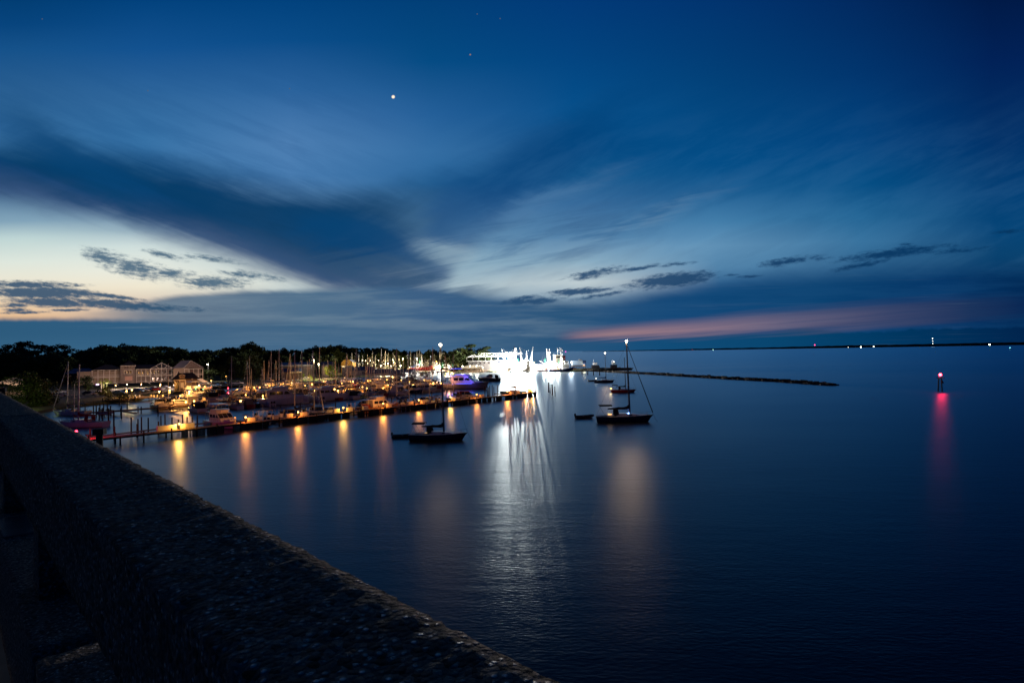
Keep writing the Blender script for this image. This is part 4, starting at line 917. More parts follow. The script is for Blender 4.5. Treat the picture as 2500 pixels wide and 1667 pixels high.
# yacht with violet blue lights
o = flybridge('lit_yacht', HGREY, 20, CBLACK); p = P(1137, 950, 0); o.location = (p.x, p.y, 0); o.rotation_euler = (0, 0, rad(-8)); tag(o, 'large dark motor yacht trimmed with violet blue lights at the end of the middle dock', 'yacht')
bl = MB(); zz = 2.4 + 3.0
bl.path([(-8, -2.56, 5.55), (-3.8, -2.6, 5.6)], .05, 4); bl.path([(-3.9, -2.62, 6.15), (.4, -2.3, 6.2)], .05, 4); bl.path([(-5, -3.0, 2.3), (3.2, -2.95, 2.5)], .05, 4); bl.path([(-6, -2.3, 8.6), (-1, -2.3, 8.6)], .04, 4)
bl.build('blue_light_strip', G_BLU, o)
for q in ((-6, -3.8, 6.4), (1, -3.6, 4.9), (3.2, -4.2, 3.6), (-5, -1, 9.4)): point_light(o, q, (.14, .1, 1.), 150, .15, 'blue_light')
point_light(o, (-9.4, 0, 4.2), (1., .3, .12), 200, .15, 'stern_light'); point_light(o, (-6., -4.6, 3.6), (1., .36, .16), 420, .15, 'side_light')
# lights inside and on boats: warm deck lights
def boat_light(x, off, z, col, pw, lb, r=.18, bulb=None):
    p, s = rowpt(x, off); root = empty('deck_light', (p.x, p.y, z), 0, lb, 'light', 'small lights hung on berthed boats')
    m = MB(); m.ball((0, 0, 0), r); m.build('bulb', bulb or G_AMB, root); MB().tube((0, 0, r), (0, 0, r + .18), .05, .03, 6).build('cap', LAMPP, root)
    if pw > 85: point_light(root, (0, 0, 0), col, pw * 3.8, r * 1.3); return root
for x, off, z, pw, lb in ((440, 71, 3.6, 130, 'warm deck light on the orange lit boats left of the navy topped cruiser'), (462, 70, 4.2, 130, 'warm deck light over the small flybridge boat left of the navy topped cruiser'), (425, 69, 2.6, 90, 'low warm deck light at the bow of the leftmost orange lit boat'), (500, 99, 4.6, 150, 'warm light under the wide flybridge of the yacht with green lamps'), (480, 100, 4.6, 120, 'warm light over the leftmost tall yacht before the gabled house'),
    (712, 99, 4.2, 140, 'warm light on the boats below the bright lawn'), (727, 106, 3.4, 140, 'warm glowing dome light below the lawn right of the tall mast'), (790, 118, 3.2, 90, 'warm deck light below the yellow green tree'), (960, 118, 3.2, 160, 'warm deck light over orange lit boats below the boat sheds'), (1000, 77, 3., 110, 'yellow deck light on white hulls left of the masthead lamp'), (1030, 76, 3., 110, 'yellow deck light on white hulls right of the first yellow one'), (885, 66, 2.8, 120, 'yellow deck light on boats behind the wooden trawler'), (930, 100, 3., 80, 'warm deck light right of the boathouse lamps'), (650, 117, 3., 120, 'warm deck light on the flybridge boat by the lawn'),
    (700, 108, 2.6, 90, 'warm deck light right of the flybridge boat by the lawn'), (745, 100, 2.8, 90, 'warm deck light below the white truck on the lawn'), (775, 112, 2.6, 80, 'warm deck light directly below the two lawn floodlights'), (803, 106, 2.6, 90, 'warm deck light left of the red lamp below the boathouse'), (835, 99, 2.8, 90, 'reddish deck light above the close pair of lamps'), (872, 98, 2.6, 90, 'warm deck light between the lamp pair and the inner dock lamps'), (915, 105, 2.6, 80, 'warm deck light right of the two lamps below the boathouse'), (980, 100, 2.6, 80, 'warm deck light left of the far basin pier'), (1045, 74, 2.4, 100, 'yellow deck light left of the orange lamp beside the blue lit yacht'), (1058, 70, 2.2, 100, 'low yellow deck light on the white hulls left of the blue lit yacht'), (768, 68, 2.6, 80, 'warm deck light between the big yacht and the lamp pair'), (600, 70, 2.6, 80, 'warm deck light left of the big blue topped yacht')):
    boat_light(x, off, z, (1., .40, .09), pw, lb)
for x, off, z, lb in ((478, 98, 4.0, 'left green lamp on the yacht before the gabled house'), (496, 98, 3.8, 'right green lamp on the yacht before the gabled house')):
    boat_light(x, off, z, (.1, 1., .5), 12, lb, .16, G_GRN)

# left berths beside the bridge: red lit sailboats with their bows to the left
def place_sail(proto_args, mastpx, yb, ytop, rz, label, name='sailboat', bulb=None, cat='sailboat', **kw):
    p = P(mastpx, yb, 0); q = PY(mastpx, ytop, p.y); o = sailboat(name, *proto_args, **kw); H = kw.get('H', 14.5)
    sz = q.z / H; o.scale = (kw.get('sxy', 1.),) * 2 + (1,) if False else (1, 1, sz)
    L = kw.get('L', 10.); o.location = (p.x - math.cos(rz) * L * .09, p.y - math.sin(rz) * L * .09, 0); o.rotation_euler = (0, 0, rz); tag(o, label, cat); return o, p
place_sail((W_GEL, CTAN), 164, 1014, 882, rad(172), 'tan covered sailboat furthest left with furled jib behind the bridge railing', L=11., H=14.5, furl=CWHITE, bimini=CTAN)
place_sail((W_GEL, CRED), 191, 1042, 889, rad(176), 'red lit white sailboat moored just behind the bridge railing', L=11.5, H=14.5, bimini=CRED)
place_sail((HRED, CRED), 180, 1036, 937, rad(176), 'small red lit sailboat with short mast just left of the red lit white one', L=7.5, H=9.)
pl = P(186, 1052, 3.0); rl = empty('red_dock_light', (pl.x, pl.y, 0), 0, 'bright red lamp on a pile right at the edge of the bridge railing', 'dock lamp', 'red dock lights')
MB().tube((0, 0, -1), (0, 0, 2.7), .16, .14, 8).build('post', PILE, rl); m = MB(); m.ball((0, 0, 2.95), .2); m.build('globe', G_RED, rl); point_light(rl, (0, 0, 2.95), (1., .03, .05), 1700, .26)
pr = P(212, 1068, 1.3); pier = empty('side_pier', (pr.x, pr.y, 0), rad(62), 'short timber pier beside the red lit sailboats at the railing', 'pier')
MB().box((9, 0, 1.25), (26, 1.6, .1)).build('deck', PLANK, pier)
for i in range(7): MB().tube((-3 + i * 4, 1., -1), (-3 + i * 4, 1., 2.6), .16, .14, 7).build('piling', PILE, pier)
for x, yb, h in ((235, 1018, 3.), (244, 1014, 3.2), (253, 1012, 3.), (262, 1010, 2.8), (270, 1014, 2.6), (278, 1052, 4.4), (265, 1040, 4.), (242, 1026, 3.2), (250, 1030, 3.4), (228, 1010, 3.4)):
    p = P(x, yb, 0); mpile(p.x, p.y, h, k=1.15)
dn = dinghy('inflatable_dinghy', HGREY); p = P(258, 1012, 1.7); dn.location = p; tag(dn, 'small dinghy stored on the pier behind the red lit sailboats', 'dinghy', None)

# ------------------------------------------------------------------ boats at anchor
def masthead(root, z, x, pw, col=(1., .56, .28)):
    m = MB(); m.ball((x, 0, z), .24); m.build('masthead_light', G_WHT, root); point_light(root, (x, 0, z), col, pw * 1.25, .32, 'masthead_lamp')
def anchored(mast, yb, ytop, L, rz, hm, cov, label, lamp=None, **kw):
    H = 14.5; p = P(mast, yb, 0); q = PY(mast - 4, ytop, p.y); H = q.z
    o = sailboat('anchored_sailboat', hm, cov, L=L, H=H, **kw); o.location = (p.x - L * .09 * math.cos(rz), p.y - L * .09 * math.sin(rz), 0); o.rotation_euler = (0, 0, rz); tag(o, label, 'sailboat', 'sailboats at anchor in open water')
    if lamp: masthead(o, H + .2, L * .09 - .022 * H, lamp)
    md = MB(); md.tube((L * .09, 0, L * .1), (L * .09 - .022 * H, 0, H), .016 * L, .010 * L, 8); md.build('mast_sleeve', mat('dark_spar', (.07, .08, .1), .5), o)
    ch = MB(); ch.path([(L * .5, 0, L * .12), (L * .5 + .3, 0, L * .05), (L * .5 + 1.1, 0, -.4)], .03, 4); ch.build('anchor_line', WIRE, o)
    return o, p
oA, pA = anchored(1084, 1074, 844.5, 10.2, rad(-3), NAVY, CBLACK, 'dark anchored sailboat with masthead light in front of the long dock', 420, bimini=CBLACK)
oB, pB = anchored(1538, 1029.5, 835, 12.0, rad(-4), NAVY, CBLACK, 'largest dark anchored sailboat with bright masthead light right of the streaks', 1150, bimini=CBLACK, furl=CBLACK)
oC, pC = anchored(1528, 958, 872, 9.0, rad(-8), HRED, CBLACK, 'reddish anchored sailboat with lit stern behind the largest anchored one', None, bimini=CBLACK)
oD, pD = anchored(1480, 933.8, 863, 9.6, rad(-8), NAVY, CBLUE, 'small far anchored sailboat with masthead light near the jetty root', 560)
point_light(oB, (.8, 0, 1.9), (.15, .3, 1.), 60, .1, 'blue_deck_light'); m = MB(); m.ball((.8, -.7, 1.75), .13); m.build('blue_deck_lamp', glow('deck_blue', (.15, .35, 1.), 10), oB)
m = MB(); m.box((-3.2, -1.3, 1.75), (.8, .05, .2)); m.build('lit_port', glow('warm_port', (1., .5, .15), 3.), oB)
m = MB(); m.box((-2., -1.17, 1.45), (.45, .05, .14)); m.build('lit_port', glow('warm_port2', (1., .6, .3), .6), oA)
m = MB(); m.ball((-4.4, -.6, 1.5), .22); m.build('stern_lamp', G_AMB, oC); point_light(oC, (-4.6, -.9, 1.5), (1., .7, .4), 60, .3, 'stern_light')
m = MB(); m.ball((-3.8, 0, 2.), .1); m.build('stern_lamp', G_WHT, oD)
for x, y, rz, sc, lb in ((984, 1069, .1, 1.15, 'dark inflatable dinghy tied to the stern of the anchored boat before the long dock'), (1427, 1021, .12, 1.25, 'dark dinghy trailing left of the largest anchored sailboat'), (1446, 931, .1, 1.25, 'tiny dark dinghy left of the far small anchored sailboat')):
    d = dinghy('inflatable_dinghy', HBLACK); p = P(x, y, 0); d.location = (p.x, p.y, 0); d.rotation_euler = (0, 0, rz); d.scale = (sc,) * 3; tag(d, lb, 'dinghy', 'dinghies tied to anchored boats')

# red beacon on piles
p = P(2297, 955, 0); bc = empty('channel_beacon', (p.x, p.y, 0), .4, 'red lit channel beacon on a cluster of dark piles in open water', 'beacon')
for a in range(3): MB().tube((.75 * math.cos(a * 2.1), .75 * math.sin(a * 2.1), -1), (.42 * math.cos(a * 2.1), .42 * math.sin(a * 2.1), 4.2), .2, .17, 8).build('pile', PILE, bc)
MB().box((0, 0, 4.3), (1.7, 1.7, .14)).build('platform', DARKWOOD, bc)
tri = MB(); tri.add([(-.55, -.72, 2.6), (.55, -.72, 2.6), (0, -.72, 3.7), (-.55, -.78, 2.6), (.55, -.78, 2.6), (0, -.78, 3.7)], [(0, 1, 2), (5, 4, 3), (0, 3, 4, 1), (1, 4, 5, 2), (2, 5, 3, 0)]); o = tri.build('red_daymark', mat('red_daymark', (.6, .03, .02), .5), bc); o.rotation_euler = (0, 0, -.4)
MB().tube((0, 0, 4.37), (0, 0, 5.0), .12, .1, 8).build('lantern_post', LAMPP, bc); m = MB(); m.ball((0, 0, 5.3), .4, 1.2); m.build('lantern', glow('beacon_red', (1., .03, .05), 34), bc); point_light(bc, (0, 0, 5.3), (1., .015, .08), 420, .52)

# ------------------------------------------------------------------ stone jetty
jl = [(1425, 905), (1500, 909), (1600, 914.5), (1700, 920.5), (1800, 926.5), (1900, 931.5), (1990, 938), (2034, 941)]
jp = [P(x, y, 0) for x, y in jl]; mb = MB(); r5 = random.Random(8)
tl = 0
for a, b in zip(jp, jp[1:]):
    ln = (b - a).length; t = 0; dr = (b - a).normalized(); nr = Vector((-dr.y, dr.x, 0))
    while t < ln:
        for _ in range(5):
            q = a + dr * t + nr * r5.uniform(-1.7, 2.6); h = max(.0, 1.15 - abs((q - a - dr * t).dot(nr) - .4) * .5); s = r5.uniform(.55, 1.05)
            if a is jp[-2] and t > ln * .55: h *= .5
            o = len(mb.v); cen = (q.x, q.y, h * r5.uniform(.4, .95)); rz = r5.uniform(0, 3)
            vs = []
            for ix in (-1, 1):
                for iy in (-1, 1):
                    for iz in (-1, 1): vs.append((cen[0] + (ix * math.cos(rz) - iy * math.sin(rz)) * s * r5.uniform(.6, 1), cen[1] + (ix * math.sin(rz) + iy * math.cos(rz)) * s * r5.uniform(.6, 1), cen[2] + iz * s * .6 * r5.uniform(.6, 1)))
            mb.add(vs, [(0, 1, 3, 2), (4, 6, 7, 5), (0, 4, 5, 1), (2, 3, 7, 6), (0, 2, 6, 4), (1, 5, 7, 3)])
        t += .8
o = mb.build('rock_jetty', ROCK); tag(o, 'long low jetty of dark rocks stretching right into the bay', 'jetty', kind='stuff')
# ------------------------------------------------------------------ buildings on the left shore
SID = mat('beige_siding', (.40, .31, .24), .8, vary=.15, scale=.8); SIDB = mat('brown_shingle_siding', (.24, .19, .17), .85, vary=.3, scale=2)
TRIM = mat('white_trim', (.78, .72, .66), .6, vary=.06); ROOFM = mat('dark_slate_roof', (.035, .04, .055), .8, vary=.3, scale=1); ROOFB = mat('blue_metal_roof', (.03, .08, .22), .5, vary=.15, scale=.5)
ROOFG = mat('grey_metal_roof', (.20, .21, .26), .5, vary=.15, scale=.7); WPAINT = mat('white_painted_wall', (.62, .62, .60), .7, vary=.12, scale=.4); YEL = mat('yellow_siding', (.55, .33, .08), .8, vary=.12)
WINL = glow('lit_window', (1., .45, .14), .55); WIND = mat('dark_window', (.015, .015, .02), .15, vary=0, spec=.7)
def bld(name, px, py, label, cat='building', face=None, z=1.2, rz=None):
    p = P(px, py, z); a = math.atan2(p.y, p.x) - math.pi / 2 if rz is None else rz       # faces the camera: local +x to the right, -y to the front
    return empty(name, p, a, label, cat), p
def S_(px_w, p): return px_w / FPX * p.y
def roof_hip(mb, x0, x1, y0, y1, z, h, ins=None):
    ins = (y1 - y0) / 2 if ins is None else ins; ym = (y0 + y1) / 2; e = .5
    a = [(x0 - e, y0 - e, z), (x1 + e, y0 - e, z), (x1 + e, y1 + e, z), (x0 - e, y1 + e, z), (x0 + ins, ym, z + h), (x1 - ins, ym, z + h)]
    mb.add(a, [(0, 1, 5, 4), (1, 2, 5), (2, 3, 4, 5), (3, 0, 4), (3, 2, 1, 0)])
def roof_gable_front(mb, x0, x1, y0, y1, z, h, e=.4):
    xm = (x0 + x1) / 2
    mb.add([(x0 - e, y0 - e, z), (xm, y0 - e, z + h), (x1 + e, y0 - e, z), (x0 - e, y1, z), (xm, y1, z + h), (x1 + e, y1, z)], [(0, 1, 4, 3), (1, 2, 5, 4), (0, 2, 1), (3, 4, 5), (0, 3, 5, 2)])
def gallery(root, x0, x1, y, z, hs, nb, m=TRIM, rail=True):
    """a run of white porch posts with floor bands and balustrades"""
    mb = MB()
    for i in range(nb + 1):
        x = x0 + (x1 - x0) * i / nb; mb.box((x, y, z + sum(hs) / 2), (.26, .26, sum(hs)))
    zz = z
    for h in hs: zz += h; mb.box(((x0 + x1) / 2, y - .14, zz - .12), (x1 - x0 + .3, .12, .26))
    mb.build('porch_frame', m, root)
    if rail:
        rl_ = MB(); zz = z
        for h in hs:
            rl_.box(((x0 + x1) / 2, y + .0, zz + 1.0), (x1 - x0, .07, .08)); rl_.box(((x0 + x1) / 2, y, zz + .15), (x1 - x0, .07, .07))
            x = x0 + .2
            while x < x1: rl_.box((x, y, zz + .57), (.05, .05, .8)); x += .3
            zz += h
        rl_.build('balustrade', m, root)
h, p = bld('hotel', 302, 942, 'long two storey waterfront hotel with white galleries left of the gabled house', 'hotel')
u = S_(1, p)      # metres per photograph pixel
X_ = lambda px: (px - 302) * u
zb = 1.3
MB().box((X_(350), 5, zb + 3.6), (X_(402) - X_(300), 8, 7.2)).build('wing_wall', SIDB, h)
MB().box((X_(254), 5, zb + 3.3), (X_(298) - X_(212), 8, 6.6)).build('wing_wall', SID, h)
MB().box((X_(310), 1.2, zb + 4.6), (X_(327) - X_(297), 8, 9.2)).build('entrance_tower', SIDB, h)
m = MB(); roof_hip(m, X_(297), X_(327), -3., 5.4, zb + 9.2, 2.3); m.build('tower_roof', ROOFM, h)
m = MB(); roof_hip(m, X_(240), X_(300), 0., 10, zb + 7.2, 2.6); m.build('roof', ROOFM, h)
m = MB(); roof_hip(m, X_(324), X_(372), 0., 10, zb + 7.2, 2.2, 1); m.build('roof', ROOFM, h)
m = MB(); roof_hip(m, X_(190), X_(246), 2., 12, zb + 5.8, 2.4, 3); m.build('roof', ROOFB, h)
m = MB(); roof_gable_front(m, X_(358), X_(404), .2, 11, zb + 7.2, 3.0); m.build('gable_roof', ROOFM, h)
m = MB(); a, b, c = (X_(357), -.5, zb + 7.25), (X_(381), -.5, zb + 10.2), (X_(405), -.5, zb + 7.25)
for q, w_ in ((a, b), (b, c), (a, c), ((X_(381), -.5, zb + 10.2), (X_(381), -.5, zb + 7.3)), ((X_(369), -.5, zb + 8.7), (X_(375), -.5, zb + 7.3)), ((X_(393), -.5, zb + 8.7), (X_(387), -.5, zb + 7.3))): m.tube(q, w_, .17, .17, 4)
m.build('gable_truss', TRIM, h)
gallery(h, X_(358), X_(403), -.3, zb, (3.6, 3.6), 4); gallery(h, X_(328), X_(357), .2, zb, (3.6, 3.6), 3); gallery(h, X_(240), X_(296), .2, zb, (3.6, 3.6), 5)
m = MB(); m.box((X_(312), -2.95, zb + 2.6), (3.2, .1, 2.2)); m.build('lobby_window', mat('curtained_window', (.5, .3, .24), .7, vary=.3, scale=2, emit=(1., .4, .25), est=.05), h)
for k in range(3): MB().box((X_(305 + k * 5.5), -2.95, zb + 8.3), (.55, .1, .55)).build('window', WIND, h)
for k in range(3): MB().box((X_(305.5 + k * 5.2), -2.95, zb + 5.9), (.75, .1, 1.5)).build('window', WIND, h)
m = MB()
for k in range(4): m.box((X_(303 + k * 5.4), -2.98, zb + 5.9), (.12, .14, 1.9))
m.box((X_(311), -2.98, zb + 6.85), (3.6, .14, .14)); m.box((X_(311), -2.98, zb + 4.95), (3.6, .14, .14)); m.box((X_(312), -3.0, zb + 9.1), (X_(327.5) - X_(296.5), .2, .3)); m.build('window_trim', TRIM, h)
for k in range(9):
    x = X_(334 + k * 8); MB().box((x, .93, zb + 5.), (1., .1, 1.9)).build('window', WIND, h)
for k in range(5): MB().box((X_(364 + k * 8.5), .93, zb + 1.6), (1., .1, 1.9)).build('window', WIND, h)
m = MB()
for x0 in (X_(281), X_(346), X_(394)):
    for k in range(9): m.box((x0 + k * .28, -.8 - k * .28, zb + 1.1 - k * .22), (.34, 1.6, .2))
    m.tube((x0, -.9, zb + 2.), (x0 + 2.6, -3.4, zb + .2), .06, .06, 4)
m.build('stair', TRIM, h)
def garden_fill_lamp(px, py, label, pw, col=(1., .68, .52), h_=1.6, grp='garden lamps before the hotel and house'):
    p = P(px, py, 1.2); r = empty('garden_fill_lamp', p, 0, label, 'garden lamp', grp); MB().tube((0, 0, 0), (0, 0, h_), .08, .06, 6).build('post', LAMPP, r); m = MB(); m.ball((0, 0, h_ + .16), .16); m.build('globe', G_AMB, r); point_light(r, (0, 0, h_ + .16), col, pw * 2, .21)
garden_fill_lamp(345, 946, 'garden lamp glowing below the middle gallery of the hotel', 1900); garden_fill_lamp(282, 950, 'added fill lamp left before the hotel entrance stairs', 1500); garden_fill_lamp(392, 947, 'added fill lamp below the right gable of the hotel', 1900); garden_fill_lamp(310, 947, 'added fill lamp below the hotel entrance tower', 1300)  # all but the middle gallery lamp are added to light the facade
# gabled house and the small hut in front of it
h, p = bld('gabled_house', 461, 938, 'two storey house with grey gabled roof and white porches right of the hotel', 'house'); u = S_(1, p); X_ = lambda px: (px - 461) * u
MB().box((X_(445), 4, zb + 4.2), (X_(461) - X_(428), 8, 8.4 - zb)).build('wall', SID, h)
MB().box((X_(472), 5, zb + 4.2), (X_(491) - X_(461), 6, 8.4 - zb)).build('wall', SIDB, h)
m = MB(); zt = zb + 7.3; m.add([(X_(427), -.6, zt), (X_(452), -.6, zt), (X_(466), 3, zt + 3.9), (X_(445), 3, zt + 3.9), (X_(427), 8, zt), (X_(492), 8, zt), (X_(490), -.6, zt)], [(0, 1, 2, 3), (0, 3, 4), (3, 2, 5, 4), (2, 6, 5), (0, 4, 5, 6, 1)]); m.build('roof', ROOFG, h)
m = MB(); m.add([(X_(452), -.7, zt), (X_(489), -.7, zt), (X_(466), -.2, zt + 3.6)], [(0, 1, 2)]); m.build('gable_wall', SIDB, h)
m = MB(); m.tube((X_(450), -.8, zt), (X_(466), -.5, zt + 3.8), .12, .12, 4); m.tube((X_(466), -.5, zt + 3.8), (X_(492), -.8, zt), .12, .12, 4); m.build('gable_trim', TRIM, h)
gallery(h, X_(452), X_(491), -.6, zb + .6, (3.2, 3.1), 4)
m = MB()
for k in range(9): m.box((X_(484) + k * .3, -1.6 - k * .25, zb + 1.4 - k * .2), (2.6, .34, .2))
m.build('stair', TRIM, h)
MB().box((X_(438), -.06, zb + 4.6), (1., .1, 1.5)).build('window', WIND, h)
point_light(h, (X_(493), -6, 2.4), (1., .5, .2), 260, .25, 'stair_light')
garden_fill_lamp(486, 949, 'added fill lamp right before the gabled house', 1900); garden_fill_lamp(424, 949, 'added fill lamp between the hotel and the gabled house', 1500)  # both lamps are added to brighten the house front
h, p = bld('harbor_hut', 453, 955, 'small brown dockside hut with a lit doorway in front of the gabled house', 'hut'); u = S_(1, p); X_ = lambda px: (px - 453) * u
MB().box((0, 3, 2.5), (X_(478) - X_(429), 6, 5)).build('wall', SIDB, h)
m = MB(); roof_hip(m, X_(426), X_(481), -.4, 6.5, 5.0, 2.6, 2); m.build('roof', ROOFM, h)
m = MB(); m.box((X_(446), -.2, 6.0), (2.0, 1.2, 1.1)); m.build('dormer', SIDB, h)
m = MB(); m.tube((X_(439), -.9, 6.5), (X_(446), -.9, 7.1), .13, .13, 4); m.tube((X_(446), -.9, 7.1), (X_(453), -.9, 6.5), .13, .13, 4); m.box((X_(430), -.1, 2.4), (.22, .22, 4.8)); m.box((X_(441), -.1, 2.4), (.22, .22, 4.8)); m.box((X_(452.5), -.1, 2.4), (.22, .22, 4.8)); m.box((X_(441), -.15, 4.8), (X_(454) - X_(429), .2, .25)); m.build('porch_trim', TRIM, h)
MB().box((X_(435), -.06, 2.0), (1.6, .1, 3.9)).build('doorway', WIND, h); MB().box((X_(446), -.07, 2.6), (1.1, .1, 2.2)).build('lit_door', glow('lit_door', (1., .45, .16), .5), h)
point_light(h, (X_(447), -1.6, 4.3), (1., .45, .14), 60, .15, 'porch_light')
# filling station canopy at the far left
h, p = bld('canopy_building', 34, 962, 'open canopy building with lit tan underside at the far left edge', 'building'); u = S_(1, p); X_ = lambda px: (px - 34) * u
zc_ = 5.0; m = MB(); m.add([(X_(5), -5, zc_), (X_(52), -7, zc_ - 1.9), (X_(70), 2, zc_ - .6), (X_(34), 6, zc_ + 1.6), (X_(5), -5, zc_ + .3), (X_(52), -7, zc_ - 1.6), (X_(70), 2, zc_ - .3), (X_(34), 6, zc_ + 1.9)], [(0, 1, 2, 3), (7, 6, 5, 4), (0, 4, 5, 1), (1, 5, 6, 2), (2, 6, 7, 3), (3, 7, 4, 0)]); m.build('roof', mat('tan_roof', (.46, .36, .28), .7, vary=.1, scale=2), h)
m = MB()
for q in ((X_(10), -4), (X_(50), -5), (X_(62), 1)): m.box((q[0], q[1], 1.6), (.3, .3, 3.4))
m.build('column', DARKWOOD, h); MB().box((X_(22), 4, 1.5), (6, 3, 3)).build('kiosk_wall', SIDB, h)
MB().box((X_(12), -9, .8), (16, .5, 1.5)).build('low_wall', SID, h); point_light(h, (X_(40), -10, 7.5), (1., .72, .5), 2600, .3, 'canopy_flood')
p = P(36, 1003, 1.2); r = empty('street_lamp', p, 0, 'yellow green lamp low among the leaves of the large bushy shore tree', 'street lamp'); MB().tube((0, 0, 0), (0, 0, 2.2), .08, .06, 6).build('pole', LAMPP, r); m = MB(); m.ball((0, 0, 2.4), .16); m.build('globe', G_WHT, r); point_light(r, (0, 0, 2.4), (.85, 1., .3), 1500, .2)
# uplit palm beside the hotel drive
p = P(253, 957, 1.2); pm = empty('palm_tree', p, 0, 'palm tree uplit white and yellow in front of the hotel', 'tree')
WTR = mat('pale_palm_trunk', (.5, .45, .3), .8, vary=.3, scale=3)
for dx_, tx in ((0, 0), (.8, 1.5), (-.7, -1.1)): MB().tube((dx_, 0, 0), (tx, .2, 5.4 if dx_ == 0 else 4.3), .26, .16, 8).build('trunk', WTR, pm)
m = MB(); r6 = random.Random(5)
for cx, cz in ((0, 5.6), (1.5, 4.5), (-1.1, 4.4)):
    for i in range(13):
        a = i / 13 * 6.28 + r6.random(); ln = r6.uniform(1.7, 2.5); pv = Vector((cx, .2, cz)); prev = None
        for k in range(5):
            t = k / 4; q = Vector((cx + math.cos(a) * ln * t, .2 + math.sin(a) * ln * t, cz + .9 * t - 1.9 * t * t)); wv = Vector((-math.sin(a), math.cos(a), 0)) * .28 * (1 - t * .8)
            if prev: m.add([prev[0] - prev[1], prev[0] + prev[1], q + wv, q - wv], [(0, 1, 2, 3)])
            prev = (q, wv)
m.build('crown', LIT, pm)
for lx_, ly, cc, pw in ((-1.6, -1.2, (1., .55, 1.), 420), (1.2, -1.4, (.85, 1., .35), 520), (.2, -.9, (1., .75, .3), 260)):
    mm = MB(); mm.tube((lx_, ly, 0), (lx_, ly, .35), .12, .16, 8); mm.build('uplight', LAMPP, pm); point_light(pm, (lx_, ly, .6), cc, pw, .18, 'uplight_lamp')
m = MB(); m.tube((0, -.3, 3.6), (-2.3, -.4, 3.5), .05, .05, 4); m.tube((0, -.3, 4.0), (1.6, -.3, 3.9), .05, .05, 4); m.build('lamp_arm', LAMPP, pm); m = MB(); m.ball((-2.3, -.4, 3.3), .62, .55); m.build('violet_lamp', glow('violet_lamp', (1., .6, 1.), 3.), pm); m = MB(); m.ball((1.6, -.3, 3.8), .45, .6); m.build('yellow_lamp', glow('yellow_lamp', (1., .85, .3), 3.), pm)
# low buildings behind the lawn
def shed(name, px0, px1, yb, zt, dep, wallm, roofm, label, rh=1.2, Yd=None, z=1.2, cat='building', over=.5):
    p = P((px0 + px1) / 2, yb, z) if Yd is None else PY((px0 + px1) / 2, yb, Yd); p.z = z
    a = math.atan2(p.y, p.x) - math.pi / 2; r = empty(name, p, a, label, cat); w_ = (px1 - px0) / FPX * p.y * 1.0
    H = PY((px0 + px1) / 2, zt, p.y).z - z
    MB().box((0, dep / 2, (H - rh) / 2), (w_, dep, H - rh)).build('wall', wallm, r)
    m = MB(); e = over; m.add([(-w_ / 2 - e, -e, H - rh), (w_ / 2 + e, -e, H - rh), (w_ / 2 + e, dep / 2, H), (-w_ / 2 - e, dep / 2, H), (w_ / 2 + e, dep + e, H - rh), (-w_ / 2 - e, dep + e, H - rh)], [(0, 1, 2, 3), (3, 2, 4, 5), (0, 3, 5), (1, 4, 2), (0, 5, 4, 1)]); m.build('roof', roofm, r)
    return r, w_, H
r, w_, H = shed('long_low_building', 690, 762, 921, 884.5, 12, SIDB, ROOFB, 'long low building with pale blue roof behind the lawn', 1.6, 352)
MB().box((0, -.7, H - 1.9), (w_ + 1, .2, .6)).build('lit_soffit', mat('pale_soffit', (.6, .62, .6), .6, vary=.1), r); point_light(r, (w_ * .3, -9, 7), (1., .85, .65), 900, .2, 'soffit_light')
r, w_, H = shed('blue_roof_shed', 694, 736, 926, 899, 7, SIDB, ROOFB, 'lower blue roofed shed with a row of small lights in front of the long building', 2.0, 330)
m = MB()
for k in range(7): m.box((-w_ * .1 + k * w_ * .09, -.6, H - 2.35), (.45, .1, .3))
m.build('lit_window', glow('yellow_window', (1., .65, .25), 1.6), r)
r, w_, H = shed('white_gable_house', 786, 812, 915, 883, 8, WPAINT, ROOFG, 'small white gabled house lit from the side above the yellow green tree', 2.2, 372)
point_light(r, (w_ * .1, -3, 3.4), (1., .5, .2), 160, .2, 'porch_light')
r, w_, H = shed('boathouse', 836, 862, 915, 893, 6, WPAINT, ROOFG, 'pale lower boathouse block below the yellow gable', .8, 392)
r = empty('yellow_boathouse', PY(846, 905, 404) * 1, 0, 'yellow gabled boathouse brightly lit beside the boatyard', 'boathouse'); r.location.z = 1.2
w2 = 28 / FPX * 402; zt = PY(846, 878, 402).z - 1.2; zm = PY(846, 885, 402).z - 1.2
m = MB(); m.box((0, 5, zm / 2), (w2, 8, zm)); m.add([(-w2 / 2, .99, zm), (w2 / 2, .99, zm), (w2 / 5, .99, zt), (-w2 / 5, .99, zt)], [(0, 1, 2, 3)]); m.build('wall', YEL, r)
m = MB(); m.add([(-w2 / 2 - .4, .8, zm), (-w2 / 5, .8, zt), (w2 / 5, .8, zt), (w2 / 2 + .4, .8, zm), (-w2 / 2 - .4, 9, zm), (-w2 / 5, 9, zt), (w2 / 5, 9, zt), (w2 / 2 + .4, 9, zm)], [(0, 1, 5, 4), (1, 2, 6, 5), (2, 3, 7, 6)]); m.build('roof', ROOFG, r)
point_light(r, (0, -7, zm + 1), (1., .7, .3), 1500, .3, 'gable_light')
r, w_, H = shed('boat_shed', 862, 912, 919, 895, 12, WPAINT, ROOFB, 'white walled boat shed with blue roof right of the yellow boathouse', 2.6, 385, 1.0)
m = MB()
for k in range(6): m.box((-w_ * .02 + k * w_ * .06, -.06, 1.8), (.5, .1, 1.5))
m.build('window', WIND, r)
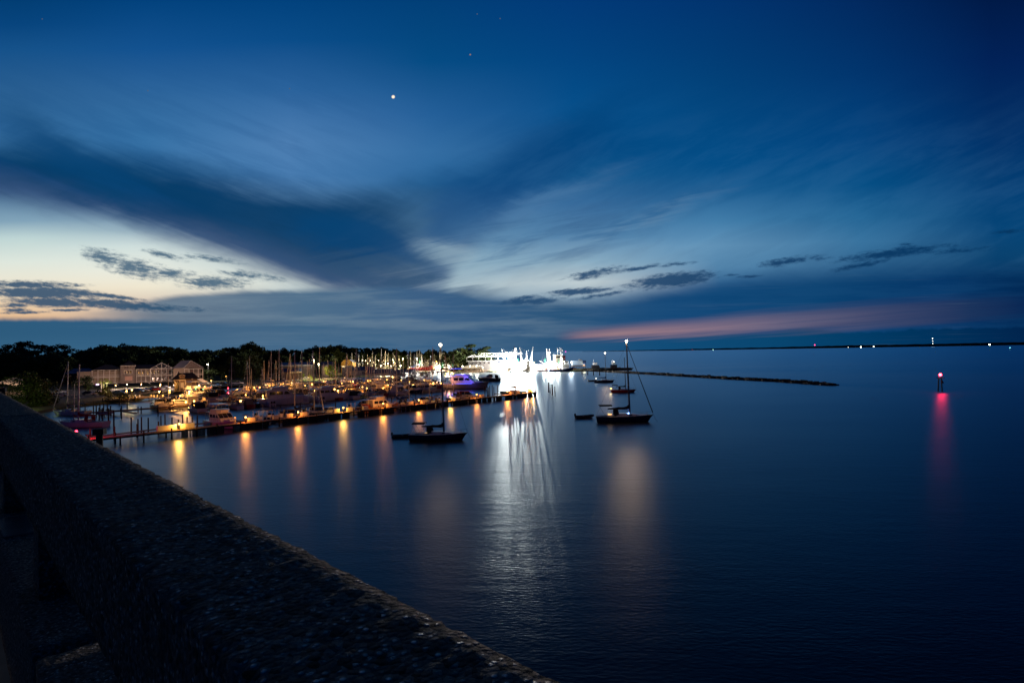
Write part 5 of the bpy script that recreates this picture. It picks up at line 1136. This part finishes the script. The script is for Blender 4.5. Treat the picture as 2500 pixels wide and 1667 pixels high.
r, w_, H = shed('boat_shed', 900, 960, 921, 901, 13, WPAINT, ROOFB, 'second blue roofed boat shed right of the white walled one', 2.8, 377, .8)
r, w_, H = shed('boat_shed', 952, 1012, 922, 902, 13, mat('shed_grey_wall', (.3, .32, .34), .7), ROOFB, 'third blue roofed boat shed reaching toward the open basin', 2.8, 372, .6)
# floodlight poles on the lawn and in the yard
def pole_lamp(px, pyb, pyt, label, pw, col=(1., .74, .38), Yd=None, bulb=None, r=.28, grp='tall lamp poles on shore', z=1.2, name='lamp_pole'):
    p = P(px, pyb, z) if Yd is None else PY(px, pyb, Yd); p.z = z; h = PY(px, pyt, p.y).z - z
    root = empty(name, p, 0, label, 'street lamp', grp); MB().tube((0, 0, 0), (0, 0, h), .13, .07, 7).build('pole', LAMPP, root); MB().box((0, -.2, h + .12), (.5, .7, .16)).build('lamp_head', LAMPP, root)
    m = MB(); m.ball((0, -.5, h - .12), r, .8); m.build('bulb', bulb or G_WHT, root)
    if grp == 'yellow lamps among the boatyard masts':
        if int(px) % 3 == 0 or px > 1050: point_light(root, (0, -.5, h - .12), col, pw * 24, r * 1.3)
    else:
        l = bpy.data.lights.new('lamp_light', 'SPOT'); l.color = lin(col); l.energy = pw * 6; l.spot_size = rad(136); l.spot_blend = .5; l.shadow_soft_size = .15
        lo = bpy.data.objects.new('lamp_light', l); COL.objects.link(lo); lo.parent = root; lo.location = (0, -.5, h - .5)
    return root
G_YW = glow('yellow_white_bulb', (1., .78, .45), 22)
pole_lamp(767, 927, 878, 'tall floodlight pole with starry yellow lamp above the lawn', 2600, Yd=338, bulb=G_YW, r=.38)
pole_lamp(779, 930, 888, 'second floodlight pole just right and lower beside the yellow green tree', 2600, Yd=326, bulb=G_YW, r=.38)
pole_lamp(508, 915, 888.5, 'blue white house light among trees right of the gabled house', 900, (1., .85, .8), 330, r=.32); pole_lamp(475, 915, 886, 'small amber lamp in the trees above the gabled house roof', 160, Yd=340, bulb=G_AMB, r=.2)
pole_lamp(517, 944, 928.5, 'orange lamp on a short pole by the parked blue car', 200, (1., .4, .15), 270, G_AMB, .22); pole_lamp(553, 935, 918, 'lone faint lamp in the dark right of the gabled house', 60, (1., .6, .3), 330, G_AMB, .16)
pole_lamp(1018.5, 898, 874, 'white floodlight pole over the red hulled trawler in the boatyard', 5200, (1., .9, .7), 455, r=.45); pole_lamp(1066, 900, 882, 'amber street lamp right of the red hulled trawler', 900, (1., .55, .2), 455, G_AMB, .36)
YO = ORD
YG = 'yellow lamps among the boatyard masts'
for i, (x, y) in enumerate(sorted(((861, 887), (886, 879.5), (893, 880), (905, 880), (913, 884), (925, 879), (938, 888), (948, 887), (960, 878.5), (962, 884), (984, 876), (898, 887), (955, 893), (978, 893), (930, 893), (1000, 896), (1092, 884), (1100, 883.5)))):
    pole_lamp(x, 902, y, f'{YO[i]} yellow yard lamp from left among the floodlit boatyard masts', 700, (1., .72, .3), 425 + (i * 37) % 40, G_YW, .26, YG)
# parked cars
def car(name, body_m, kind='car'):
    r = empty(name); L, W_ = (4.6, 1.8) if kind == 'car' else (5.4, 1.95)
    if kind == 'car': prof = [(-2.3, .35), (2.3, .35), (2.28, .72), (1.3, .92), (.55, 1.42), (-1.0, 1.45), (-1.95, 1.0), (-2.28, .9)]
    else: prof = [(-2.7, .45), (2.7, .45), (2.68, .95), (1.4, 1.1), (.9, 1.7), (-.5, 1.75), (-.75, 1.15), (-2.68, 1.1)]
    m = MB(); m.loft([[(x, y * W_ / 2 * (1 if z < 1.0 else .84), z * (1 if abs(y) < .9 else .97)) for x, z in prof] for y in (-1, -.88, .88, 1)]); bo_ = m.build('body', body_m, r)
    g = MB()
    for sy in (-1, 1):
        yy_ = sy * (W_ / 2 * .86 + .06)
        g.add([(1.05 if kind == 'car' else 1.2, yy_, .98), (.5 if kind == 'car' else .85, yy_ * .96, 1.36 if kind == 'car' else 1.6), (-.95 if kind == 'car' else -.45, yy_ * .96, 1.38 if kind == 'car' else 1.62), (-1.7 if kind == 'car' else -.6, yy_, 1.0)], [(0, 1, 2, 3)])
    g.build('side_window', DGLASS, bo_)
    for x in ((-1.4, 1.4) if kind == 'car' else (-1.7, 1.75)):
        for sy in (-1, 1): MB().tube((x, sy * W_ * .5, .34), (x, sy * W_ * .38, .34), .34, .34, 12).build('wheel', RUBBER, r)
    for sy in (-1, 1): MB().box((prof[1][0] + .01, sy * W_ * .36, .68), (.06, .34, .15)).build('headlight', mat('headlight_glass', (.6, .6, .6), .2, vary=0), r)
    return r
cb = mat('blue_car_paint', (.05, .12, .25), .25, .3, vary=0, coat=.6); cs = mat('silver_car_paint', (.4, .42, .45), .3, .5, vary=0, coat=.6); cw = mat('white_car_paint', (.7, .7, .7), .3, vary=0, coat=.5); ck_ = mat('black_car_paint', (.015, .015, .018), .2, vary=0, coat=.7); cr_ = mat('red_car_paint', (.25, .02, .02), .25, vary=0, coat=.6)
CP = {'w': car('pickup_truck', cw, 'pickup'), 's': car('parked_car', cs), 'b': car('parked_car', cb), 'k': car('parked_car', ck_), 'r': car('parked_car', cr_), 'p': car('pickup_truck', cs, 'pickup')}
cu = set()
for k, x, y, rz, lb in (('w', 141, 961, 15, 'white pickup truck parked left of the leftmost tall mast'), ('s', 146, 968, 5, 'silver car parked below the white pickup near the leftmost mast'), ('k', 216, 963, 10, 'black car parked behind the dark bushes left of the lit palm'), ('s', 238, 964, 10, 'silver car half hidden by the hedge below the lit palm'), ('b', 290, 962, -25, 'blue car parked left of the promenade lamps'), ('k', 312, 958, -25, 'black car behind the second promenade lamp'),
   ('b', 337, 957, -30, 'blue car parked in the row below the hotel lobby'), ('s', 349, 956, -30, 'silver car parked beside the blue one below the hotel lobby'), ('k', 363, 954.5, -30, 'black car in the middle of the row below the hotel'), ('w', 373, 953, -30, 'white pickup in the row below the hotel gable'), ('r', 384, 954, -30, 'red car parked left of the parking lot lamp'), ('s', 402, 949, -30, 'silver car parked at the foot of the lone mast'), ('b', 527, 943.5, -20, 'blue car parked by the short orange lamp pole'), ('k', 546, 939, -20, 'dark car parked between blue car and silver pickup'), ('p', 580, 938.5, -8, 'silver pickup truck parked on the grass edge behind the lone tall mast'), ('k', 686, 930, -10, 'dark car parked on the lawn behind the tall masts'), ('w', 746, 926.5, 0, 'white truck parked on the lawn below the low buildings')):
    o = CP[k] if k not in cu else copy_tree(CP[k]); cu.add(k); p = P(x, y, 1.2); o.location = (p.x, p.y, 1.21); o.rotation_euler = (0, 0, rad(rz) + math.atan2(p.y, p.x) - math.pi / 2); tag(o, lb, 'pickup' if k in 'wp' else 'car', 'vehicles parked on the shore')

# ------------------------------------------------------------------ boatyard: hauled out and moored boats with bright spars
yp = []
for i, (x, yt, k, Y) in enumerate(sorted(((858, 861, 3, 425), (876, 864, 0, 430), (887, 866, 2, 420), (895, 864, 1, 445), (911, 857, 3, 432), (917, 866, 0, 441), (931, 850, 3, 428), (943, 857, 2, 436), (949, 861, 0, 447), (958, 860, 1, 425), (965, 866, 3, 438), (973, 868, 2, 442), (1004, 855, 0, 452), (1019.5, 854.5, 3, 459), (1026, 854.5, 1, 470), (1061, 862, 2, 462), (1072, 858, 0, 468), (1083, 860, 3, 473), (905, 870, 2, 452), (938, 872, 1, 458)))):
    q = PY(x, yt, Y); sc = max(.6, (q.z - 2.4) / 14.5)
    place(sail_protos, sused, k, q.x, Y, rng.uniform(0, 6.28), (sc * .8, sc * .8, sc), f'hauled out sailboat, {YO[i]} floodlit mast from left in the boatyard', 'sailboat', 'sailboats standing in the floodlit boatyard', 2.4)
# boats along the pier of the far basin
fb_ = empty('basin_pier', P(1000, 926, 0), 0, 'low dark pier lined with boats at the mouth of the far basin', 'pier'); a = P(965, 929, 0); b = P(1055, 916, 0)
fb_.location = (a.x, a.y, 0); fb_.rotation_euler = (0, 0, math.atan2(b.y - a.y, b.x - a.x)); ln = (b - a).length
MB().box((ln / 2, 0, .8), (ln, 2, .2)).build('deck', PLANK, fb_)
for i in range(10): MB().tube((ln * i / 9, -1.1, -1), (ln * i / 9, -1.1, 2.4), .15, .12, 6).build('piling', PILE, fb_)
fk = ['cn', 'fr', 'cw', 'cd', 'fw', 'cc', 'ck', 'cx', 'cw', 'fr']
for i in range(10):
    q = a.lerp(b, (i + .5) / 10); o = copy_tree(mp[fk[i]]); o.location = (q.x + 2.5, q.y - 5.5, 0); o.rotation_euler = (0, 0, rad(-100 if i % 2 else 82)); o.scale = (.85,) * 3
    tag(o, f'{mdesc[fk[i]]}, {ORD[i]} from left along the far basin pier', 'motor boat', 'boats along the far basin pier')
for i, (x, yt, k) in enumerate(((1012, 868, 1), (1050, 866, 3))):
    q = PY(x, yt, 372); place(sail_protos, sused, k, q.x, 372, rad(70), q.z / 14.5, ('navy' if k == 1 else 'white') + ' sailboat moored ' + ('left' if i == 0 else 'right') + ' along the far basin pier', 'sailboat', 'boats along the far basin pier')

# ------------------------------------------------------------------ shrimp boats
SW = mat('trawler_white_paint', (.4, .4, .39), .5, vary=.3, scale=.6); SR = mat('trawler_red_paint', (.28, .015, .02), .5, vary=.3, scale=.6); SB = mat('trawler_blue_paint', (.03, .07, .2), .45, vary=.3, scale=.6); SK = mat('trawler_maroon_paint', (.08, .012, .015), .5, vary=.3, scale=.6)
def shrimp(name, hm, L, label, loc, rz, boom=15., spread=.22, lights=(), netc=None, outr=True, scale=1., grp='shrimp trawlers with raised outriggers'):
    r = empty(name, loc, rz, label, 'shrimp boat', grp); r.scale = (scale,) * 3; B = L * .29; F = 1.7
    add_hull(r, L, B, F, hm, fine=2.8, stern=.86, over=.09, bow=1.3, flare=.3, n=16)
    z = F + .1
    m = MB(); m.box((L * .16, 0, z + 1.9), (L * .26, B * .56, 3.8)); m.build('deckhouse', SW, r)
    m = MB(); m.box((L * .2, 0, z + 4.9), (L * .14, B * .46, 2.2)); m.box((L * .2, 0, z + 6.06), (L * .17, B * .54, .14)); m.build('wheelhouse', SW, r)
    windows(r, [(L * .14, L * .26, B * .232, z + 4.9, z + 5.7, .05), (L * .06, L * .1, B * .282, z + 2, z + 2.9, 0), (L * .15, L * .19, B * .282, z + 2, z + 2.9, 0)])
    m = MB(); m.box((-L * .2, 0, z - .05), (L * .5, B * .78, .12)); m.box((-L * .12, 0, z + .6), (2.6, 2.2, 1.1)); m.build('work_deck', RUST, r)
    m = MB(); m.tube((L * .03, 0, z), (L * .01, 0, z + boom * .82), .2, .1, 7); m.tube((-L * .1, -B * .3, z), (L * .01, 0, z + boom * .6), .12, .1, 6); m.tube((-L * .1, B * .3, z), (L * .01, 0, z + boom * .6), .12, .1, 6); m.tube((L * .03, 0, z + 2), (-L * .36, 0, z + boom * .45), .12, .09, 6); m.build('mast_and_boom', STEELP, r)
    if outr:
        for sy in (-1, 1):
            a_ = Vector((L * .03, sy * B * .46, z + .3)); b_ = a_ + Vector((-.6, sy * boom * spread, boom)); m = MB(); m.tube(a_, b_, .2, .09, 6)
            d_ = Vector((.8, 0, 0))
            m.tube(a_ + d_, b_, .12, .07, 5)
            for k in range(1, 8): t = k / 8; m.tube(a_.lerp(b_, t), (a_ + d_).lerp(b_, t), .045, .045, 3)
            m.build('outrigger', STEELP, r)
    m = MB()
    for sy in (-1, 1):
        b_ = Vector((L * .03 - .6, sy * (B * .46 + boom * spread), z + .3 + boom)) if outr else Vector((L * .01, 0, z + boom * .8)); m.tube(b_, (L * .01, 0, z + boom * .82), .03, .03, 3); m.tube(b_, (-L * .4, sy * B * .3, z + .5), .03, .03, 3); m.tube(b_, (L * .4, sy * B * .1, z + 1), .03, .03, 3)
    m.build('rigging', WIRE, r)
    m = MB(); r7 = random.Random(int(L * 10))
    for sy in (-1, 1):
        for k in range(7): t = k / 7; m.tube((-L * .05 - .3 * k * .2, sy * (B * .5 + k * .12), z + 1.5 + k * .9), (-L * .05 - .3 * (k + 1) * .2, sy * (B * .5 + (k + 1) * .12), z + 1.5 + (k + 1) * .9), .38 - .03 * k, .34 - .03 * k, 6)
    m.build('hanging_net', netc or NETG, r)
    for (lx_, ly, lz, pw, rr_) in lights:
        MB().box((lx_, ly, lz + .35 + rr_), (.5, .5, .12)).build('floodlight_housing', LAMPP, r); m = MB(); m.ball((lx_, ly, lz), rr_); m.build('floodlight', glow('flood_bulb', (1., .98, .92), 60), r); point_light(r, (lx_, ly, lz), (1., .95, .84), pw * 13, rr_ * 1.25, 'floodlight_lamp')
    rails(r, L, B, F, .8, 1.3, 2.8, .86, .1, .97, STEELP, 12, 'bulwark_rail', .035)
    return r
p = P(1243, 908, 0); shrimp('shrimp_boat', SW, 21, 'left shrimp trawler washed out by blazing white floodlights', (p.x, p.y + 4, 0), rad(-80), 15.5, .17, ((1.5, -2.6, 7.5, 26000, .42), (-4, -2.4, 6., 22000, .42), (-7, 2.2, 5.0, 14000, .35), (1.5, 2.6, 8.5, 20000, .4)))
p = P(1252, 908.5, 0); 
p = P(1283, 908.5, 0); shrimp('shrimp_boat', SW, 19, 'middle shrimp trawler with a lit V of outriggers and white floodlights', (p.x + 1, p.y + 3, 0), rad(-78), 16.5, .16, ((1.5, 2.6, 6.6, 22000, .4), (-5, 2.3, 5.2, 18000, .38), (1.5, -2.6, 7., 9000, .32)))
p = P(1268, 907, 0); shrimp('shrimp_boat', mat('trawler_grey_blue_paint', (.3, .42, .48), .5), 20, 'pale blue shrimp trawler moored between the two floodlit ones', (p.x - 2.5, p.y + 9, 0), rad(175), 16, .12, ((2, -2.6, 6., 2000, .3),))
p = P(1350, 907.5, 0); shrimp('shrimp_boat', mat('trawler_violet_grey_paint', (.14, .12, .17), .5, vary=.3), 20, 'grey hulled shrimp trawler at the left of the right hand cluster', (p.x - 3, p.y + 4, 0), rad(12), 15, .1, ((-4, -2., 4.6, 500, .22), (0, -2.6, 6.5, 700, .22)))
p = P(1366, 907.8, 0); shrimp('shrimp_boat', SB, 19, 'high bowed blue and white shrimp trawler furthest right', (p.x + 1.5, p.y + 1, 0), rad(4), 15.5, .14, ((-3, -2.2, 5, 700, .22), (-6.5, 1., 5, 500, .2)))
p = PY(1362, 905, 432); r = empty('tugboat', (p.x, p.y, 0), rad(20), 'tall white wheelhouse towering behind the right hand trawlers', 'boat'); add_hull(r, 16, 5.5, 1.8, SK, fine=2.6, stern=.9, bow=.7)
MB().box((0, 0, 4.5), (6.5, 4.6, 5)).build('deckhouse', SW, r); MB().box((0, 0, 9.6), (5.2, 4.2, 5.4)).build('wheelhouse', mat('lit_tan_house', (.55, .5, .4), .6, vary=.2), r); MB().box((4.3, 0, 8), (3, 3.2, 7.6)).build('funnel_casing', SK, r); windows(r, [(-2.2, 2.2, 2.12, 10.2, 11.4, .1), (3.2, 5.3, 1.61, 7.6, 8.6, 0)])
MB().box((4.6, -1.66, 7.2), (.7, .06, 1)).build('lit_window', glow('tug_window', (1., .6, .25), 6), r); m = MB(); m.tube((0, 0, 12.3), (0, 0, 17.5), .12, .08, 6); m.ball((1.4, 0, 12.8), .5); m.build('mast', STEELP, r)
# trawlers on the far shore
p = PY(1029, 902, 452); r = shrimp('shrimp_boat', SR, 19, 'red hulled trawler hauled out in front of the lit yellow tree', (p.x, p.y, 2.2), rad(5), 11, .1, ((-2, -3.5, 4.5, 350, .2),), grp='trawlers in the far boatyard', outr=True)
p = PY(1078, 906, 468); r = shrimp('shrimp_boat', SK, 24, 'long dark maroon trawler with white house and floodlight left of the dark trees', (p.x, p.y, 0), rad(178), 15, .08, ((1, 3.6, 3.6, 1300, .28),), grp='trawlers in the far boatyard')
p = PY(1104, 905, 475); r = shrimp('shrimp_boat', SK, 18, 'maroon boat moored behind and right of the long maroon trawler', (p.x, p.y, 0), rad(178), 9, .08, ((2, 3., 4, 200, .2),), grp='trawlers in the far boatyard', outr=False)

# ------------------------------------------------------------------ seafood dock buildings at the centre
def Wx(px, Y): return PY(px, 880, Y).x
Y0 = 436
r = empty('seafood_warehouse', (Wx(1180, Y0), Y0, 0), rad(4), 'white warehouse with open steel roof frame behind the left floodlit trawler', 'warehouse'); u = Y0 / FPX; X_ = lambda px: (px - 1180) * u
zf = lambda y: CAMH + (857.5 + (1250 - 1180) * .018 + 2.3 - y) * u
MB().box(((X_(1143) + X_(1215)) / 2, 8, zf(881) / 2), (X_(1215) - X_(1143), 14, zf(881))).build('wall', mat('grey_block_wall', (.06, .055, .055), .85, vary=.3, scale=.6), r)
for x in (1154, 1163.5, 1173, 1183, 1194): MB().box((X_(x), .95, zf(886)), (.7, .12, 1.3)).build('window', WIND, r)
m = MB(); xs_ = [1140, 1154, 1169, 1185, 1200, 1216, 1232, 1247]
for x in xs_:
    m.tube((X_(x), .5, zf(882)), (X_(x), .5, zf(871.5)), .14, .14, 4); m.tube((X_(x), .5, zf(871.5)), (X_(x) + 10, 13, zf(862.5)), .13, .13, 4)
m.tube((X_(1140), .5, zf(871.5)), (X_(1247), .5, zf(871.5)), .18, .18, 4); m.tube((X_(1140) + 10, 13, zf(862.5)), (X_(1247) + 4, 13, zf(862.5)), .18, .18, 4); m.tube((X_(1140), .5, zf(881)), (X_(1247), .5, zf(881)), .14, .14, 4); m.tube((X_(1140), .5, zf(871.5)), (X_(1185) , 6, zf(867)), .1, .1, 4)
m.build('roof_frame', STEELP, r)
r2_ = empty('seafood_shed', (Wx(1152, 428), 428, 0), 0, 'low shed with bulging bright white roof at the water edge left of the warehouse', 'shed'); u = 428 / FPX
pr_ = [(-29 * u, 3.2), (-26 * u, 4.6), (-10 * u, 5.6), (8 * u, 5.7), (24 * u, 4.6), (27 * u, 3.2)]
m = MB(); m.xprism(pr_ , 0, 9); m.build('roof', mat('worn_shed_roof', (.16, .15, .14), .8, vary=.5, scale=.5), r2_)
m = MB(); m.box((0, 6, 1.7), (52 * u, 5, 3.)); m.build('wall', mat('cream_wall', (.2, .16, .11), .7), r2_)
for i in range(15): MB().tube(((-27 + i * 3.9) * u, -.4, -1), ((-27 + i * 3.9) * u, -.4, 3.3 if i % 3 else 4.4), .16, .14, 6).build('piling', mat('pale_timber', (.14, .08, .045), .8, vary=.3), r2_)
for lx_ in (-22 * u, -4 * u, 12 * u):
    m = MB(); m.ball((lx_, -3.2, 5.2), .3); m.build('flood_bulb', G_WHT, r2_); MB().tube((lx_, -3.2, 5.55), (lx_, .2, 5.3), .05, .05, 4).build('bracket', LAMPP, r2_); point_light(r2_, (lx_, -3.2, 5.2), (1., .86, .6), 1600, .4, 'flood_lamp')
for nm, x0, x1, yt, lab, mm, Y in (('dock_building', 1213, 1262, 884, 'pale dock building behind the left and middle trawlers', mat('pale_green_wall', (.2, .26, .26), .7, vary=.3), 440), ('dock_building', 1258, 1330, 889, 'long low pale blue building behind the middle trawler', mat('pale_blue_wall', (.13, .2, .23), .7, vary=.3), 440)):
    r, w_, H = shed(nm, x0, x1, 905, yt, 10, mm, ROOFG, lab, .8, Y)
p = PY(1270, 900, 446); o = tag(MB().box((0, 0, 3.2), (26, 6, 6.4), taper=.85).build('gravel_pile', mat('sand_heap', (.12, .12, .08), .95, vary=.4), None, (p.x, p.y, 1.)), 'dark grassy heap behind the pale dock buildings', 'heap')
q0 = P(1120, 909, 0); q1 = P(1335, 910, 0); r = empty('fish_dock', (q0.x, q0.y, 0), math.atan2(q1.y - q0.y, q1.x - q0.x), 'timber quay lit cream along the seafood buildings', 'quay'); ln = (q1 - q0).length
MB().box((ln / 2, 1.5, 1.35), (ln, 3.4, .25)).build('deck', mat('pale_timber', (.14, .08, .045), .8), r)
for i in range(30): MB().tube((ln * i / 29, -.3, -1), (ln * i / 29, -.3, 2.2 + (i % 3) * .4), .17, .15, 6).build('piling', mat('pale_timber', (.14, .08, .045), .8), r)
# dark motor boat crossing the white streaks
o = copy_tree(mp['ck']); p = P(1195, 930.5, 0); o.location = p; o.rotation_euler = (0, 0, rad(182)); o.scale = (1.22,) * 3; tag(o, 'grey motor yacht on the water left of the white streaks', 'motor boat'); o.name = 'motor_yacht'
# end of the point: container on a stage, pushboats
p = P(1412, 906, 0); r = empty('stage_container', (p.x, p.y + 1, 0), rad(3), 'blue white container cabin raised on a dark timber stage on the point', 'cabin'); u = p.y / FPX
MB().box((-2 * u, 2, 6.3), (26 * u, 5, 3.1)).build('cabin', mat('pale_blue_container', (.45, .58, .7), .5, vary=.15), r); MB().box((15.5 * u, 2, 6.3), (8 * u, 5.01, 3.1)).build('dark_end', SB, r); MB().box((7 * u, 2, 8.3), (2.2, 2, .9)).build('roof_unit', SW, r)
MB().box((2 * u, 2, 3.9), (34 * u, 5.4, .5)).build('platform', PLANK, r)
for i in range(8): MB().tube(((-14 + i * 4.5) * u, -.6, -1), ((-14 + i * 4.5) * u, -.6, 3.7), .2, .18, 6).build('piling', PILE, r)
MB().box((-14 * u, 3, 1.5), (22 * u, 4, 1.6)).build('bulkhead', RUST, r); m = MB(); m.ball((14 * u, -1.2, 4.6), .16); m.build('lamp', G_AMB, r); point_light(r, (14 * u, -1.2, 4.6), (1., .75, .45), 260, .22)
point_light(r, (-22 * u, -9, 7.), (.9, .95, 1.), 3000, .3, 'cabin_flood'); m = MB(); m.ball((-22 * u, -9, 7.), .24); m.build('flood_bulb', G_WHT, r); MB().tube((-22 * u, -9, -1), (-22 * u, -9, 6.7), .14, .1, 6).build('flood_pole', PILE, r)
for i, x in enumerate((1421, 1435, 1449, 1464)):
    p = P(x, 914 + i * .7, 0); mpile(p.x, p.y, 3.6 if i < 3 else 5.2, f'thick dark dolphin pile, {ORD[i]} from left in front of the point', 'dolphin piles off the point', 2.2)
for x, y, L, hh, lb, rz in ((1450, 899, 17, 2.4, 'dark workboat silhouette moored behind the point', 2), (1495, 898.5, 14, 2.6, 'dark pushboat with a small white light behind the jetty root', 3), (1512, 901.5, 22, 0, 'long dark flat barge lying behind the jetty root', -3)):
    p = PY(x, y, 452 if hh else 430); r = empty('workboat' if hh else 'barge', (p.x, p.y, 0), rad(rz), lb, 'boat', 'dark workboats beyond the point'); add_hull(r, L, 5, 1.3, HBLACK, fine=4, stern=.95, bow=.25)
    if hh: MB().box((1, 0, 2.4), (L * .35, 3.6, hh)).build('deckhouse', HBLACK, r); MB().box((1, 0, 1.2 + hh + 1.1), (L * .18, 2.6, 1.6)).build('wheelhouse', HGREY, r); MB().tube((0, 0, 4), (0, 0, 8), .1, .06, 5).build('mast', WIRE, r)
    else: MB().box((0, 0, 1.5), (L * .8, 4, .5)).build('cargo_deck', RUST, r)
    if x == 1495: m = MB(); m.ball((1, -1.5, 5.9), .22); m.build('lamp', G_WHT, r)

# ------------------------------------------------------------------ lights on the far shore
FG = 'tiny lights on the far shore'
for x, y, Y, col, st, rr_, lb, pb in ((1741, 854.2, 6200, (.6, 1., .8), 9, 4., 'tiny greenish white light on the far shore right of the largest anchored sailboat', 856), (1989, 842, 5400, (1., .03, .12), 14, 4.5, 'tiny red light atop the far shoreline', 849), (2071, 847.6, 5100, (1., .9, .7), 8, 2.6, 'faintest light left of the pair on the far shore', 849), (2102, 847, 5050, (1., 1., .75), 20, 5.2, 'brightest left light of the pair on the far shore', 849), (2133, 846, 5000, (1., 1., .75), 16, 4.4, 'right light of the pair on the far shore', 848), (2416, 841, 4300, (.9, 1., .35), 22, 6., 'bright yellow light at the far right of the far shore', 843), (1690, 853.6, 6400, (1., .1, .1), 2, 2.5, 'faint red speck left of the greenish far shore light', 856)):
    q = PY(x, y, Y - 60); z0 = 0; r = empty('shore_light', (q.x, q.y, 0), 0, lb, 'light', FG); MB().tube((0, 0, -1), (0, 0, q.z), 1., .6, 6).build('pole', LAMPP, r)
    m = MB(); m.ball((0, 0, q.z), rr_ * .8); m.build('bulb', glow('far_bulb_%d' % x, col, st), r)
q = PY(2276, 824, 4500); r = empty('radio_tower', (q.x, 4500, 0), 0, 'slim lattice tower with three stacked white lights on the far shore', 'tower'); m = MB(); zt = q.z
for a in range(3): m.tube((3.2 * math.cos(a * 2.1), 3.2 * math.sin(a * 2.1), 0), (.5 * math.cos(a * 2.1), .5 * math.sin(a * 2.1), zt), .25, .2, 4)
m.build('lattice', WIRE, r)
for y in (826, 832.5, 838.5): m = MB(); m.ball((0, -3.5, PY(2276, y, 4500).z), 2.6 if y < 830 else 2.0); m.build('lamp', glow('tower_lamp', (.9, 1., .9), 8), r)
q = P(2466, 853, 0); r = empty('bay_buoy', (q.x, q.y, 0), 0, 'tiny cyan light on a buoy near the right edge of the bay', 'buoy'); k = q.y / 1000; MB().tube((0, 0, -.5), (0, 0, 2.5 * k), 1.1 * k, .3 * k, 8).build('float', HGREEN, r); m = MB(); m.ball((0, 0, 3. * k), .8 * k); m.build('lamp', glow('cyan_lamp', (.2, .8, 1.), 3), r)
q = PY(1381, 858.5, 5000); r = empty('bay_buoy', (q.x, q.y, 0), 0, 'tiny magenta light on the horizon right of the trawler masts', 'buoy'); MB().tube((0, 0, -1), (0, 0, 10), 2, 1, 8).build('float', HRED, r); m = MB(); m.ball((0, 0, max(10, q.z)), 3.4); m.build('lamp', glow('magenta_lamp', (1., .1, .6), 5), r)

sheet('boatyard_ground', [PY(850, 890, 412), PY(1110, 890, 452), PY(1085, 890, 500), PY(845, 890, 500)], 1.25, mat('pale_lit_ground', (.4, .36, .3), .95, vary=.3, scale=.5))  # pale sheet added so the yard ground looks floodlit
